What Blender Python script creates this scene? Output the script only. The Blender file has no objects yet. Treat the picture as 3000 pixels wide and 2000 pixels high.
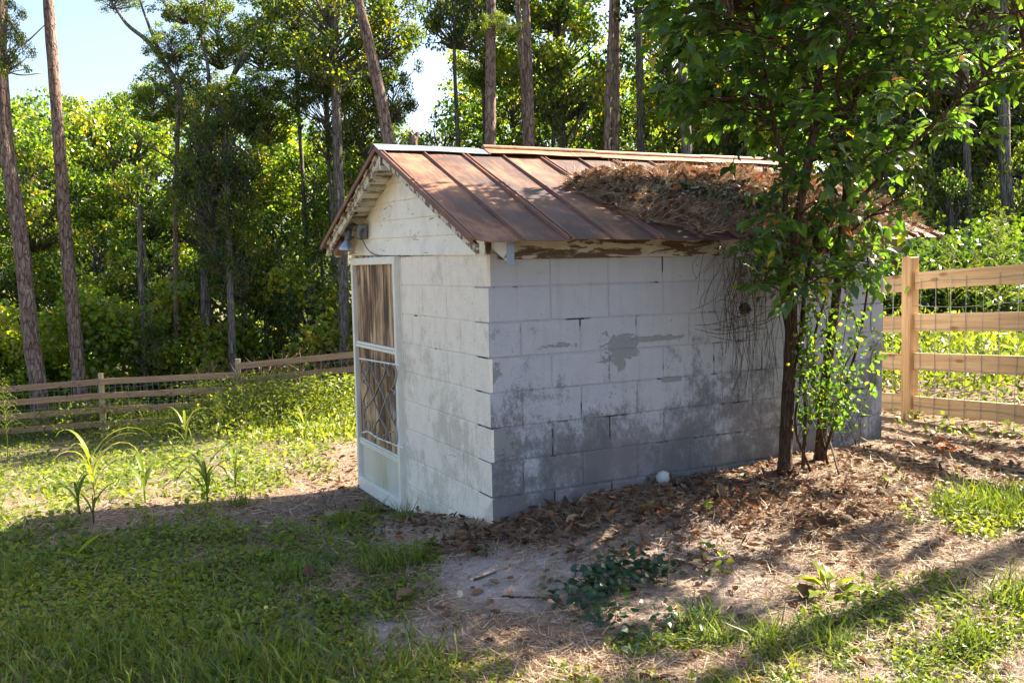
import bpy, math, random
import numpy as np
from mathutils import Vector
random.seed(7)
rng = np.random.default_rng(11)
S = bpy.context.scene
COL = S.collection
R = math.radians

# ------------------------------------------------------------ camera, light, exposure
CAM = np.array([-2.2764, -4.7590, 1.3391])
YAW, PIT, ROL, FPX = 1.0998316, -0.0812545, -0.0205197, 2710.776
_d = np.array([math.cos(YAW)*math.cos(PIT), math.sin(YAW)*math.cos(PIT), math.sin(PIT)])
_r0 = np.array([math.sin(YAW), -math.cos(YAW), 0.0]); _u0 = np.cross(_r0, _d)
RV = math.cos(ROL)*_r0 + math.sin(ROL)*_u0
UV = -math.sin(ROL)*_r0 + math.cos(ROL)*_u0
DV = _d
cd = bpy.data.cameras.new('camera'); cam = bpy.data.objects.new('camera', cd); COL.objects.link(cam)
cd.sensor_width = 36.0; cd.lens = FPX/3000*36.0; cd.clip_start = 0.05; cd.clip_end = 3000
from mathutils import Matrix
M3 = Matrix(((RV[0], UV[0], -DV[0]), (RV[1], UV[1], -DV[1]), (RV[2], UV[2], -DV[2])))
cam.matrix_world = Matrix.Translation(Vector(CAM)) @ M3.to_4x4()
S.camera = cam

SUN_AZ, SUN_EL = 3.0, 41.0          # degrees from +X towards +Y, and above the horizon
W = bpy.data.worlds.new('World'); S.world = W; W.use_nodes = True
nt = W.node_tree; bg = nt.nodes['Background']
sky = nt.nodes.new('ShaderNodeTexSky'); sky.sky_type = 'NISHITA'; sky.sun_disc = False
sky.sun_elevation = R(SUN_EL); sky.sun_rotation = R(90-SUN_AZ)
sky.air_density = 1.0; sky.dust_density = 2.5; sky.ozone_density = 1.0
nt.links.new(sky.outputs[0], bg.inputs[0]); bg.inputs[1].default_value = 0.068
sd = bpy.data.lights.new('sun', 'SUN'); sun = bpy.data.objects.new('sun', sd); COL.objects.link(sun)
sd.energy = 5.0; sd.angle = R(0.55); sd.color = (1.0, 0.90, 0.73)
sv = Vector((math.cos(R(SUN_EL))*math.cos(R(SUN_AZ)), math.cos(R(SUN_EL))*math.sin(R(SUN_AZ)), math.sin(R(SUN_EL))))
sun.rotation_euler = sv.to_track_quat('Z', 'Y').to_euler()
sun.location = (20, 4, 14)
S.view_settings.view_transform = 'Standard'; S.view_settings.look = 'None'
S.view_settings.gamma = 1.0; S.view_settings.exposure = 2.4
S.render.engine = 'CYCLES'
cy = S.cycles
cy.max_bounces = 8; cy.diffuse_bounces = 4; cy.glossy_bounces = 2; cy.transmission_bounces = 5; cy.transparent_max_bounces = 4
cy.use_denoising = True; cy.caustics_reflective = False; cy.caustics_refractive = False

# ------------------------------------------------------------ helpers
def rays(px, py):
    px = np.asarray(px, float); py = np.asarray(py, float)
    return DV + ((px-1500)/FPX)[..., None]*RV - ((py-1000)/FPX)[..., None]*UV
def at(px, py, D):
    return CAM + D*rays(px, py)
def on_x(px, py, X):
    v = rays(px, py); return CAM + ((X-CAM[0])/v[0])*v
def on_y(px, py, Y):
    v = rays(px, py); return CAM + ((Y-CAM[1])/v[1])*v
def project(P):
    V = P-CAM; z = V@DV; zz = np.where(z < .05, .05, z)
    return 1500+FPX*(V@RV)/zz, 1000-FPX*(V@UV)/zz, z

# terrain: thin-plate surface through measured ground heights
_tp = [(0,0,-.15),(0,.7,-.27),(0,1.43,-.40),(0,2.44,-.45),(.4,0,-.08),(.8,0,-.06),(1.6,0,-.04),(2.0,-.1,-.01),(3.17,0,.01),
       (4.16,.57,-.01),(3.95,-.5,.05),(3.6,-2,.14),(5.5,0,.1),(-2.3,-4.8,-.3),(0,-2,-.2),(1,-2.7,-.12),(0,-1,-.2),(1.2,-1.2,-.12),(2.4,-1.2,-.02),
       (-2.5,-.7,-.32),(-1,0,-.28),(-1,1.4,-.38),(-1.2,2.5,-.41),(-2.7,2.5,-.38),(-3.2,6,-.98),(-6,3,-.8),(0,6,-.85),(3.3,3,-.25),
       (-1.1,18.1,-2.45),(4.4,16.5,-1.9),(-3.2,20.3,-2.6),(-10,22,-3.1),(5,9,-.9),(10,3,.1),(9,10,-.4),(12,18,-1.2),(-8,-6,-.6),(4,-8,.1),
       (14,26,-1.8),(-2,30,-3.1),(-14,12,-2.2),(20,8,.1),(22,20,-.9)]
_tp = np.array(_tp, float)
def _U(r2): return np.where(r2 > 1e-12, .5*r2*np.log(r2+1e-12), 0)
_n = len(_tp); _K = _U(((_tp[:, None, :2]-_tp[None, :, :2])**2).sum(2)) + 1e-3*np.eye(_n)
_Pm = np.c_[np.ones(_n), _tp[:, :2]]
_A = np.zeros((_n+3, _n+3)); _A[:_n, :_n] = _K; _A[:_n, _n:] = _Pm; _A[_n:, :_n] = _Pm.T
_w = np.linalg.solve(_A, np.r_[_tp[:, 2], 0, 0, 0])
def _h(x, y, s, k):      # cheap smooth value noise
    return (np.sin(x*s+k*1.7)*np.cos(y*s*1.13-k*2.3)+.6*np.sin(x*s*1.9-y*s*1.6+k))*.6
def gz(x, y):
    x = np.asarray(x, float); y = np.asarray(y, float); sh = x.shape
    xf = x.ravel(); yf = y.ravel(); out = np.empty(len(xf))
    for a in range(0, len(xf), 20000):
        b = slice(a, a+20000)
        xc = np.clip(xf[b], -22, 30); yc = np.clip(yf[b], -12, 38)
        r2 = (xc[:, None]-_tp[None, :, 0])**2+(yc[:, None]-_tp[None, :, 1])**2
        z = _U(r2)@_w[:_n]+_w[_n]+_w[_n+1]*xc+_w[_n+2]*yc
        z = np.clip(z, -4, .9)
        z += .012*_h(xf[b], yf[b], 3.1, 1)+.006*_h(xf[b], yf[b], 9.7, 2)+.003*_h(xf[b], yf[b], 23., 4)
        out[b] = z
    return out.reshape(sh)
def ground_hit(px, py):
    """points where the lines of sight through px, py meet the terrain"""
    v = rays(px, py); t = np.full(v.shape[:-1], 1.2); done = np.zeros(t.shape, bool); prev = t.copy()
    for _ in range(46):
        P = CAM+t[..., None]*v
        below = (P[..., 2] < gz(P[..., 0], P[..., 1])) & ~done
        done |= below
        prev = np.where(done, prev, t); t = np.where(done, t, t*1.09+.02)
    lo, hi = prev, t
    for _ in range(9):
        m = (lo+hi)/2; P = CAM+m[..., None]*v; b = P[..., 2] < gz(P[..., 0], P[..., 1])
        hi = np.where(b, m, hi); lo = np.where(b, lo, m)
    P = CAM+hi[..., None]*v
    return P, done
def gp(px, py):
    P, ok = ground_hit(np.array([float(px)]), np.array([float(py)])); return P[0]

def npmesh(name, V, F, mat, tint=None, smooth=False):
    """V (n,3), F list of (m,k) int arrays"""
    me = bpy.data.meshes.new(name)
    V = np.ascontiguousarray(V, np.float32)
    me.vertices.add(len(V)); me.vertices.foreach_set('co', V.ravel())
    if not isinstance(F, (list, tuple)): F = [F]
    F = [f for f in F if len(f)]
    tot = sum(f.size for f in F); n = sum(len(f) for f in F)
    me.loops.add(tot); me.polygons.add(n)
    me.loops.foreach_set('vertex_index', np.concatenate([f.ravel() for f in F]).astype(np.int32))
    cnt = np.concatenate([np.full(len(f), f.shape[1]) for f in F])
    st = np.r_[0, np.cumsum(cnt)[:-1]].astype(np.int32)
    me.polygons.foreach_set('loop_start', st)
    try: me.polygons.foreach_set('loop_total', cnt.astype(np.int32))
    except Exception: pass
    me.polygons.foreach_set('use_smooth', np.full(n, bool(smooth)))
    if tint is not None:
        a = me.attributes.new('tint', 'FLOAT', 'POINT'); a.data.foreach_set('value', np.ascontiguousarray(tint, np.float32))
    me.update(calc_edges=True)
    if mat is not None: me.materials.append(mat)
    return me
def link(name, me, parent=None, loc=None):
    o = bpy.data.objects.new(name, me); COL.objects.link(o)
    if parent is not None: o.parent = parent
    if loc is not None: o.location = loc
    return o
def tag(o, label, cat, group=None):
    o['label'] = label; o['category'] = cat
    if group: o['group'] = group
    return o
def empty(name, loc, label=None, cat=None, group=None, rz=0):
    o = bpy.data.objects.new(name, None); COL.objects.link(o); o.location = Vector(loc); o.rotation_euler = (0, 0, rz)
    o.empty_display_size = .1
    if label: tag(o, label, cat, group)
    return o
def part(name, me, thing):
    """mesh given in world coordinates, made a child of thing"""
    o = bpy.data.objects.new(name, me); COL.objects.link(o); o.parent = thing
    m = thing.matrix_basis.copy(); q = thing.parent
    while q: m = q.matrix_basis @ m; q = q.parent
    o.matrix_parent_inverse = Matrix.Identity(4)
    me.transform(m.inverted())
    return o
class MB:
    def __init__(s): s.v = []; s.q = []; s.t = []; s.n = 0; s.g = []
    def add(s, V, F):
        V = np.asarray(V, float); s.v.append(V)
        for f in F:
            f = np.asarray(f)+s.n
            (s.q if len(f) == 4 else s.t if len(f) == 3 else s.g).append(f)
        s.n += len(V)
    def box(s, lo, hi, ax=None, o=None):
        lo = np.array(lo, float); hi = np.array(hi, float)
        V = np.array([[(lo, hi)[i][0], (lo, hi)[j][1], (lo, hi)[k][2]] for i in (0, 1) for j in (0, 1) for k in (0, 1)])
        if ax is not None: V = np.array(o)+V@np.array(ax)
        s.add(V, [(0, 1, 3, 2), (4, 6, 7, 5), (0, 4, 5, 1), (2, 3, 7, 6), (0, 2, 6, 4), (1, 5, 7, 3)])
    def cbox(s, lo, hi, b=.004, ax=None, o=None):
        """box with chamfered edges: 24 vertices, 26 faces"""
        lo = np.array(lo, float); hi = np.array(hi, float); V = []; idx = {}
        for i in (0, 1):
            for j in (0, 1):
                for k in (0, 1):
                    c = np.array([(lo, hi)[i][0], (lo, hi)[j][1], (lo, hi)[k][2]]); sg = np.array([1 if t == 0 else -1 for t in (i, j, k)])
                    for a in range(3):
                        p = c.copy()
                        for e in range(3):
                            if e != a: p[e] += sg[e]*b
                        idx[(i, j, k, a)] = len(V); V.append(p)
        F = []
        for a in range(3):
            e, f = [x for x in range(3) if x != a]
            for sd_ in (0, 1):
                r = []
                for (p, q) in ((0, 0), (1, 0), (1, 1), (0, 1)):
                    c = [0, 0, 0]; c[a] = sd_; c[e] = p; c[f] = q; r.append(idx[(*c, a)])
                F.append(r)
        for a in range(3):
            e, f = [x for x in range(3) if x != a]
            for p in (0, 1):
                for q in (0, 1):
                    c0 = [0, 0, 0]; c1 = [0, 0, 0]; c0[e] = c1[e] = p; c0[f] = c1[f] = q; c1[a] = 1
                    F.append([idx[(*c0, e)], idx[(*c1, e)], idx[(*c1, f)], idx[(*c0, f)]])
        for i in (0, 1):
            for j in (0, 1):
                for k in (0, 1): F.append([idx[(i, j, k, a)] for a in range(3)])
        V = np.array(V)
        if ax is not None: V = np.array(o)+V@np.array(ax)
        s.add(V, F)
    def prism(s, poly, d):
        """closed polygon (n,3) extruded by vector d"""
        P = np.asarray(poly, float); n = len(P); V = np.r_[P, P+np.asarray(d)]
        F = [list(range(n))[::-1], list(range(n, 2*n))]+[[i, (i+1) % n, n+(i+1) % n, n+i] for i in range(n)]
        s.add(V, F)
    def tube(s, path, rad, n=6, caps=True, jit=0, flat=1.0):
        P = np.asarray(path, float); m = len(P); rad = np.broadcast_to(np.asarray(rad, float), (m,))
        T = np.gradient(P, axis=0); T /= np.linalg.norm(T, axis=1)[:, None]+1e-9
        a = np.array([0, 0, 1.]) if abs(T[0][2]) < .8 else np.array([1., 0, 0])
        V = []
        u = np.cross(T[0], a)
        for i in range(m):
            u = u-(u@T[i])*T[i]; u /= np.linalg.norm(u)+1e-9; w = np.cross(T[i], u)
            for k in range(n):
                an = 2*math.pi*k/n; r = rad[i]*(1+(random.uniform(-jit, jit) if jit else 0))
                V.append(P[i]+r*(math.cos(an)*u+flat*math.sin(an)*w))
        F = [[i*n+k, i*n+(k+1) % n, (i+1)*n+(k+1) % n, (i+1)*n+k] for i in range(m-1) for k in range(n)]
        if caps: F += [list(range(n))[::-1], list(range((m-1)*n, m*n))]
        s.add(np.array(V), F)
    def mesh(s, name, mat, smooth=False, tint=None):
        V = np.concatenate(s.v); F = []
        if s.t: F.append(np.array(s.t))
        if s.q: F.append(np.array(s.q))
        by = {}
        for g in s.g: by.setdefault(len(g), []).append(g)
        for k in by: F.append(np.array(by[k]))
        me = npmesh(name, V, F, mat, tint, smooth)
        return me
def spline(pts, n=8):
    P = np.asarray(pts, float); m = len(P)
    if m < 3: return P
    Q = np.r_[[2*P[0]-P[1]], P, [2*P[-1]-P[-2]]]; out = []
    for i in range(1, m):
        for k in range(n):
            t = k/n; p0, p1, p2, p3 = Q[i-1], Q[i], Q[i+1], Q[i+2]
            out.append(.5*((2*p1)+(-p0+p2)*t+(2*p0-5*p1+4*p2-p3)*t*t+(-p0+3*p1-3*p2+p3)*t**3))
    out.append(P[-1]); return np.array(out)

# leaf templates: rows (x across, y along, z up), unit length
def T_quad(w=.32, f=.12): return np.array([[0, 0, 0], [-w, .45, f], [0, 1, -.05], [w, .45, f]]), np.array([[0, 1, 2], [0, 2, 3]])
def T_ovate(w=.27, f=.07, c=-.22):
    V = [[0, 0, 0]]
    for y, ww in ((.24, .9), (.48, 1.), (.76, .45)):
        z = c*y*y
        V += [[-w*ww, y, z+f*ww], [0, y, z], [w*ww, y, z+f*ww]]
    V.append([0, 1.0, c])
    F = [[0, 1, 2], [0, 2, 3]]
    for a in (1, 4): F += [[a, a+3, a+4], [a, a+4, a+1], [a+1, a+4, a+5], [a+1, a+5, a+2]]
    F += [[7, 10, 8], [8, 10, 9]]
    return np.array(V), np.array(F)
def T_curl(w=.28, c=.35):
    V = []
    for y, ww in ((0, .25), (.35, 1.), (.7, .9), (1., .15)):
        z = c*(y-.45)**2*1.6
        V += [[-w*ww, y, z+.28*ww], [0, y, z], [w*ww, y, z+.24*ww]]
    F = []
    for a in (0, 3, 6): F += [[a, a+3, a+4, a+1], [a+1, a+4, a+5, a+2]]
    return np.array(V), np.array(F)
def T_blade(w=.035, c=.35):
    V = [[-w, 0, 0], [w, 0, 0], [-w*.8, .5, c*.25], [w*.8, .5, c*.25], [0, 1, c]]
    return np.array(V), np.array([[0, 1, 3], [0, 3, 2], [2, 3, 4]])
def unit(a): return a/(np.linalg.norm(a, axis=-1, keepdims=True)+1e-9)
def rdir(n): return unit(rng.normal(size=(n, 3)))
def scatter(P, along, up, size, T, wscale=None):
    """one copy of template T at every P; along = direction of the leaf's length, up = its face"""
    V, F = T; n = len(P); y = unit(along); x = unit(np.cross(y, up)); z = np.cross(x, y)
    size = np.broadcast_to(np.asarray(size, float), (n,))[:, None, None]
    w = np.ones((n, 1, 1)) if wscale is None else np.asarray(wscale)[:, None, None]
    VV = P[:, None, :]+size*(w*V[None, :, 0:1]*x[:, None, :]+V[None, :, 1:2]*y[:, None, :]+V[None, :, 2:3]*z[:, None, :])
    FF = (F[None]+(np.arange(n)*len(V))[:, None, None]).reshape(-1, F.shape[1])
    return VV.reshape(-1, 3), FF
def leafmesh(name, P, along, up, size, T, mat, tint, wscale=None, smooth=False):
    V, F = scatter(P, along, up, size, T, wscale)
    return npmesh(name, V, [F], mat, np.repeat(tint, len(T[0])), smooth)

# ------------------------------------------------------------ materials
def mat(name):
    m = bpy.data.materials.new(name); m.use_nodes = True; nt = m.node_tree
    return m, nt, nt.nodes['Principled BSDF']
def N(nt, t, **k):
    n = nt.nodes.new('ShaderNode'+t)
    for a, b in k.items():
        if a.startswith('i_'):
            key = a[2:]; key = int(key) if key.isdigit() else key.replace('_', ' ')
            n.inputs[key].default_value = b
        else: setattr(n, a, b)
    return n
def ramp(nt, src, stops, interp='LINEAR'):
    n = nt.nodes.new('ShaderNodeValToRGB'); n.color_ramp.interpolation = interp; e = n.color_ramp.elements
    while len(e) < len(stops): e.new(.5)
    for k, (p, c) in enumerate(stops):
        e[k].position = p
        if not hasattr(c, '__len__'): c = (c, c, c)
        e[k].color = (*c, 1)
    nt.links.new(src, n.inputs[0]); return n
def L(nt, a, b): nt.links.new(a, b)
def pos(nt, scale=(1, 1, 1)):
    g = N(nt, 'NewGeometry'); m = N(nt, 'Mapping'); m.inputs['Scale'].default_value = scale
    L(nt, g.outputs['Position'], m.inputs[0]); return m.outputs[0]
def obj(nt, scale=(1, 1, 1)):
    g = N(nt, 'TexCoord'); m = N(nt, 'Mapping'); m.inputs['Scale'].default_value = scale
    L(nt, g.outputs['Object'], m.inputs[0]); return m.outputs[0]
def noise(nt, vec, s, det=4, rough=.55, dist=0):
    n = N(nt, 'TexNoise'); n.inputs['Scale'].default_value = s; n.inputs['Detail'].default_value = det
    n.inputs['Roughness'].default_value = rough; n.inputs['Distortion'].default_value = dist
    L(nt, vec, n.inputs['Vector']); return n.outputs[0]
def mixc(nt, fac, a, b):
    n = N(nt, 'MixRGB')
    for s_, v in ((0, fac), (1, a), (2, b)):
        if isinstance(v, (int, float)): n.inputs[s_].default_value = v
        elif isinstance(v, tuple): n.inputs[s_].default_value = (*v, 1)
        else: L(nt, v, n.inputs[s_])
    return n.outputs[0]
def math_(nt, op, a, b=None, clamp=False):
    n = N(nt, 'Math', operation=op); n.use_clamp = clamp
    for s_, v in ((0, a), (1, b)):
        if v is None: continue
        if isinstance(v, (int, float)): n.inputs[s_].default_value = v
        else: L(nt, v, n.inputs[s_])
    return n.outputs[0]
def bump(nt, h, st, dist, bs):
    n = N(nt, 'Bump'); n.inputs['Strength'].default_value = st; n.inputs['Distance'].default_value = dist
    L(nt, h, n.inputs['Height']); L(nt, n.outputs[0], bs.inputs['Normal']); return n
def leaf_mat(name, stops, trans=.45, tcol=(1.35, 1.25, .45), rough=.45, gloss=.35):
    m, nt, b = mat(name)
    a = N(nt, 'Attribute', attribute_name='tint')
    r = ramp(nt, a.outputs['Fac'], stops)
    L(nt, r.outputs[0], b.inputs['Base Color']); b.inputs['Roughness'].default_value = rough
    b.inputs['Specular IOR Level'].default_value = gloss
    t = N(nt, 'BsdfTranslucent')
    mu = N(nt, 'MixRGB', blend_type='MULTIPLY'); mu.inputs[0].default_value = 1; L(nt, r.outputs[0], mu.inputs[1]); mu.inputs[2].default_value = (*[min(1, c) for c in tcol], 1)
    sc = N(nt, 'VectorMath', operation='MULTIPLY'); L(nt, r.outputs[0], sc.inputs[0]); sc.inputs[1].default_value = tcol
    L(nt, sc.outputs[0], t.inputs[0])
    nt.nodes.remove(mu)
    mx = N(nt, 'MixShader'); mx.inputs[0].default_value = trans
    L(nt, b.outputs[0], mx.inputs[1]); L(nt, t.outputs[0], mx.inputs[2])
    L(nt, mx.outputs[0], nt.nodes['Material Output'].inputs[0]); return m
M_CANOPY = leaf_mat('canopy_leaf', [(0, (.02, .045, .010)), (.3, (.07, .125, .02)), (.6, (.155, .215, .03)), (.92, (.28, .27, .04)), (1, (.34, .20, .04))], .58, (1.95, 2.1, .5), .33, .8)
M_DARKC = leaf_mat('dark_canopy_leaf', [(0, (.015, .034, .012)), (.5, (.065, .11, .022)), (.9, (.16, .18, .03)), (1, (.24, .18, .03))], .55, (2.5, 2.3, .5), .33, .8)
M_DOG = leaf_mat('broad_leaf', [(0, (.02, .05, .02)), (.45, (.05, .105, .03)), (.85, (.085, .15, .03)), (.93, (.30, .26, .03)), (.96, (.22, .09, .03)), (1, (.07, .03, .035))], .55, (2.6, 2.5, .5), .38, .5)
M_WEED = leaf_mat('weed_leaf', [(0, (.04, .075, .015)), (.4, (.13, .18, .03)), (.8, (.24, .27, .04)), (.95, (.28, .25, .07)), (1, (.40, .31, .15))], .45, (2., 1.9, .6))
M_GRASS = leaf_mat('grass_blade', [(0, (.04, .075, .018)), (.45, (.13, .185, .032)), (.75, (.24, .27, .05)), (.90, (.34, .29, .12)), (1, (.48, .38, .22))], .4, (1.8, 1.7, .6))
M_BRIGHT = leaf_mat('feathery_leaf', [(0, (.10, .15, .02)), (1, (.24, .27, .05))], .5, (1.8, 1.7, .6))
M_IVY = leaf_mat('ivy_leaf', [(0, (.012, .035, .018)), (.6, (.022, .06, .024)), (1, (.05, .10, .03))], .22, (1.8, 1.9, .5), .3, .5)
M_DRY = leaf_mat('dry_leaf', [(0, (.055, .032, .022)), (.35, (.12, .072, .045)), (.7, (.21, .135, .085)), (.94, (.36, .25, .16)), (1, (.36, .13, .05))], .18, (1.5, 1.1, .8), .6, .25)
M_STRAW = leaf_mat('pine_straw', [(0, (.12, .07, .045)), (.5, (.29, .19, .12)), (1, (.55, .42, .29))], .1, (1.2, 1, .8), .55, .3)

def bark(name, c0, c1, c2, vs=(9, 9, 2.2), plates=True):
    m, nt, b = mat(name); v = pos(nt, vs)
    nz = noise(nt, v, 1.6, 5, .6, .4)
    vo = N(nt, 'TexVoronoi', feature='DISTANCE_TO_EDGE'); vo.inputs['Scale'].default_value = 1.3
    nn = N(nt, 'TexNoise'); nn.inputs['Scale'].default_value = 1.2; L(nt, v, nn.inputs['Vector'])
    ad = N(nt, 'MixRGB', blend_type='ADD'); ad.inputs[0].default_value = .9; L(nt, v, ad.inputs[1]); L(nt, nn.outputs['Color'], ad.inputs[2]); L(nt, ad.outputs[0], vo.inputs['Vector'])
    col = ramp(nt, nz, [(.25, c0), (.5, c1), (.75, c2)])
    cr = ramp(nt, vo.outputs['Distance'], [(0, .25), (.09, 1.)])
    mu = N(nt, 'MixRGB', blend_type='MULTIPLY'); mu.inputs[0].default_value = .85 if plates else .35
    L(nt, col.outputs[0], mu.inputs[1]); L(nt, cr.outputs[0], mu.inputs[2]); L(nt, mu.outputs[0], b.inputs['Base Color'])
    b.inputs['Roughness'].default_value = .9; b.inputs['Specular IOR Level'].default_value = .2
    h = math_(nt, 'ADD', cr.outputs[0], nz); bump(nt, h, .9, .03, b); return m
M_PINE = bark('pine_bark', (.10, .065, .05), (.22, .15, .12), (.38, .29, .24))
M_OAK = bark('oak_bark', (.07, .06, .05), (.16, .14, .12), (.30, .28, .24), (14, 14, 1.6))
M_SHRUB = bark('shrub_bark', (.05, .028, .018), (.10, .055, .035), (.19, .12, .08), (40, 40, 5), False)
M_TWIG = bark('twig_bark', (.06, .04, .03), (.14, .10, .07), (.26, .2, .15), (60, 60, 20), False)

def wood(name, c0, c1, c2, axis, knots=True):
    m, nt, b = mat(name); sc = [38, 38, 38]; sc[axis] = 1.6
    rnd = N(nt, 'ObjectInfo'); off = N(nt, 'VectorMath', operation='SCALE'); off.inputs[0].default_value = (7, 13, 23); L(nt, rnd.outputs['Random'], off.inputs['Scale'])
    def objr(sc_):
        a = N(nt, 'VectorMath', operation='ADD'); L(nt, N(nt, 'TexCoord').outputs['Object'], a.inputs[0]); L(nt, off.outputs[0], a.inputs[1])
        m_ = N(nt, 'Mapping'); m_.inputs['Scale'].default_value = sc_; L(nt, a.outputs[0], m_.inputs[0]); return m_.outputs[0]
    v = objr(tuple(sc)); n1 = noise(nt, v, 1., 4, .6, .6)
    col = ramp(nt, n1, [(.3, c0), (.5, c1), (.72, c2)])
    out = col.outputs[0]
    if knots:
        k = N(nt, 'TexVoronoi'); k.inputs['Scale'].default_value = 1; sc2 = [9, 9, 9]; sc2[axis] = 3.2
        L(nt, objr(tuple(sc2)), k.inputs['Vector'])
        kr = ramp(nt, k.outputs['Distance'], [(.05, (.16, .08, .035)), (.13, (.5, .35, .22)), (.2, (1, 1, 1))])
        mu = N(nt, 'MixRGB', blend_type='MULTIPLY'); mu.inputs[0].default_value = .75; L(nt, out, mu.inputs[1]); L(nt, kr.outputs[0], mu.inputs[2]); out = mu.outputs[0]
    oi = N(nt, 'ObjectInfo'); hs = N(nt, 'HueSaturation'); L(nt, out, hs.inputs['Color'])
    L(nt, math_(nt, 'ADD', math_(nt, 'MULTIPLY', oi.outputs['Random'], .3), .85), hs.inputs['Value'])
    L(nt, hs.outputs[0], b.inputs['Base Color']); b.inputs['Roughness'].default_value = .75
    bump(nt, n1, .35, .004, b); return m
M_FENCE_Y = wood('new_pine_board', (.42, .25, .12), (.55, .36, .19), (.66, .47, .27), 1)
M_POST = wood('new_pine_post', (.36, .20, .09), (.52, .32, .15), (.64, .44, .23), 2)
M_POST2 = wood('brown_post', (.13, .07, .035), (.2, .11, .06), (.27, .16, .09), 2, False)
M_FENCE_X = wood('weathered_board', (.28, .145, .07), (.40, .23, .12), (.52, .33, .18), 0)
M_POSTL = wood('pale_post', (.30, .22, .12), (.40, .31, .18), (.5, .4, .25), 2)

def painted_block(name, tone, stain, sandy, crack=None):
    m, nt, b = mat(name); v = pos(nt)
    big = noise(nt, v, 2.3, 6, .62, .3); mid = noise(nt, v, 9, 5, .65); fine = noise(nt, v, 140, 3, .7); pit = noise(nt, v, 75, 2, .5)
    sx = N(nt, 'SeparateXYZ'); L(nt, v, sx.inputs[0])
    oi = N(nt, 'ObjectInfo')
    base = mixc(nt, ramp(nt, mid, [(.3, 0.), (.7, 1.)]).outputs[0], tone, tuple(c*.90 for c in tone))
    # grime that climbs from the damp ground
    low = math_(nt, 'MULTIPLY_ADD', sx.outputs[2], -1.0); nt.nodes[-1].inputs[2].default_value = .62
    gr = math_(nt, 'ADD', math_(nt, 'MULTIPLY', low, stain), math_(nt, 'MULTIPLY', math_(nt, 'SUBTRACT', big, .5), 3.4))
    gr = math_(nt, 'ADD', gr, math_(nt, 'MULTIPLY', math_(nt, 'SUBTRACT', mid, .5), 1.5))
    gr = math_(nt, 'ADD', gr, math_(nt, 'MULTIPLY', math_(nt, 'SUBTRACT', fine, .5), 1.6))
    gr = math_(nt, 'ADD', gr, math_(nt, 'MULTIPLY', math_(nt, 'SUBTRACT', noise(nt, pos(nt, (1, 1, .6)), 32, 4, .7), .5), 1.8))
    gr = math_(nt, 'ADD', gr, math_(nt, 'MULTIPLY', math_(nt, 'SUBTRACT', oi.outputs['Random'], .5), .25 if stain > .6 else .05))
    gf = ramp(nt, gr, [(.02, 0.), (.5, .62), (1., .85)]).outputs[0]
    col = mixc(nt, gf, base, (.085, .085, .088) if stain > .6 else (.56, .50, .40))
    # flakes of lost paint
    fv = noise(nt, pos(nt, (1, 1, 1.8)), 5.5, 8, .68, .8)
    if sandy:
        ctr = None
        for (cx, cz, rx, rz, am) in ((.86, .80, .20, .19, .30), (.02, .72, .09, .12, .30), (.02, .30, .20, .16, .25), (1.8, .62, .25, .1, .16), (.45, .86, .25, .03, .22), (1.2, .87, .3, .03, .22), (1.25, .60, .18, .03, .25), (2.0, .35, .3, .15, .12), (3.1, .6, .12, .3, .2)):
            dx = math_(nt, 'DIVIDE', math_(nt, 'SUBTRACT', sx.outputs[0], cx), rx); dz = math_(nt, 'DIVIDE', math_(nt, 'SUBTRACT', sx.outputs[2], cz), rz)
            d2 = math_(nt, 'ADD', math_(nt, 'MULTIPLY', dx, dx), math_(nt, 'MULTIPLY', dz, dz))
            g = math_(nt, 'MULTIPLY', math_(nt, 'SUBTRACT', 1.0, d2, True), am)
            ctr = g if ctr is None else math_(nt, 'MAXIMUM', ctr, g)
        fv = math_(nt, 'ADD', fv, ctr)
    fl = ramp(nt, fv, [(.685, 0.), (.70, 1.)]).outputs[0]
    col = mixc(nt, math_(nt, 'MULTIPLY', fl, .9), col, (.23, .24, .24) if stain > .6 else (.42, .38, .31))
    # pink-grey wash low on the wall
    if sandy:
        pk = ramp(nt, noise(nt, v, 1.7, 3), [(.5, 0.), (.65, .35)]).outputs[0]
        col = mixc(nt, math_(nt, 'MULTIPLY', pk, math_(nt, 'MULTIPLY', low, 1., True)), col, (.42, .30, .31))
        # brown-grey rain streaks
    st = noise(nt, pos(nt, (9, 9, .7)), 2, 4, .6)
    col = mixc(nt, math_(nt, 'MULTIPLY', ramp(nt, st, [(.55, 0.), (.75, 1.)]).outputs[0], .28 if stain > .6 else .12), col, (.2, .19, .17))
    pk = ramp(nt, pit, [(.22, 1.), (.30, 0.)]).outputs[0]
    dk = ramp(nt, noise(nt, v, 30, 2), [(.70, 0.), (.74, 1.)]).outputs[0]
    col = mixc(nt, math_(nt, 'MULTIPLY', math_(nt, 'MAXIMUM', pk, math_(nt, 'MULTIPLY', dk, .7)), .75), col, (.09, .08, .07))
    if crack: col = mixc(nt, ramp(nt, noise(nt, v, 3.2, 5, .6), [(crack, 1.), (crack+.05, 0.)]).outputs[0], col, (.04, .036, .032))
    L(nt, col, b.inputs['Base Color']); b.inputs['Roughness'].default_value = .82; b.inputs['Specular IOR Level'].default_value = .3
    h = math_(nt, 'ADD', math_(nt, 'MULTIPLY', fine, .5), math_(nt, 'MULTIPLY', math_(nt, 'ADD', noise(nt, v, 45, 4, .6), math_(nt, 'MULTIPLY', fl, -.5)), 1.))
    bump(nt, h, .8, .006, b); return m
M_BLOCKS = painted_block('painted_block_side', (.42, .43, .47), 1.5, True)  # same white paint, darkened and cooled for its shade as well as dirt
M_BLOCKG = painted_block('painted_block_front', (.93, .82, .69), .26, False)  # same white paint, warmed and lightened to stand in for bounce light
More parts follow.
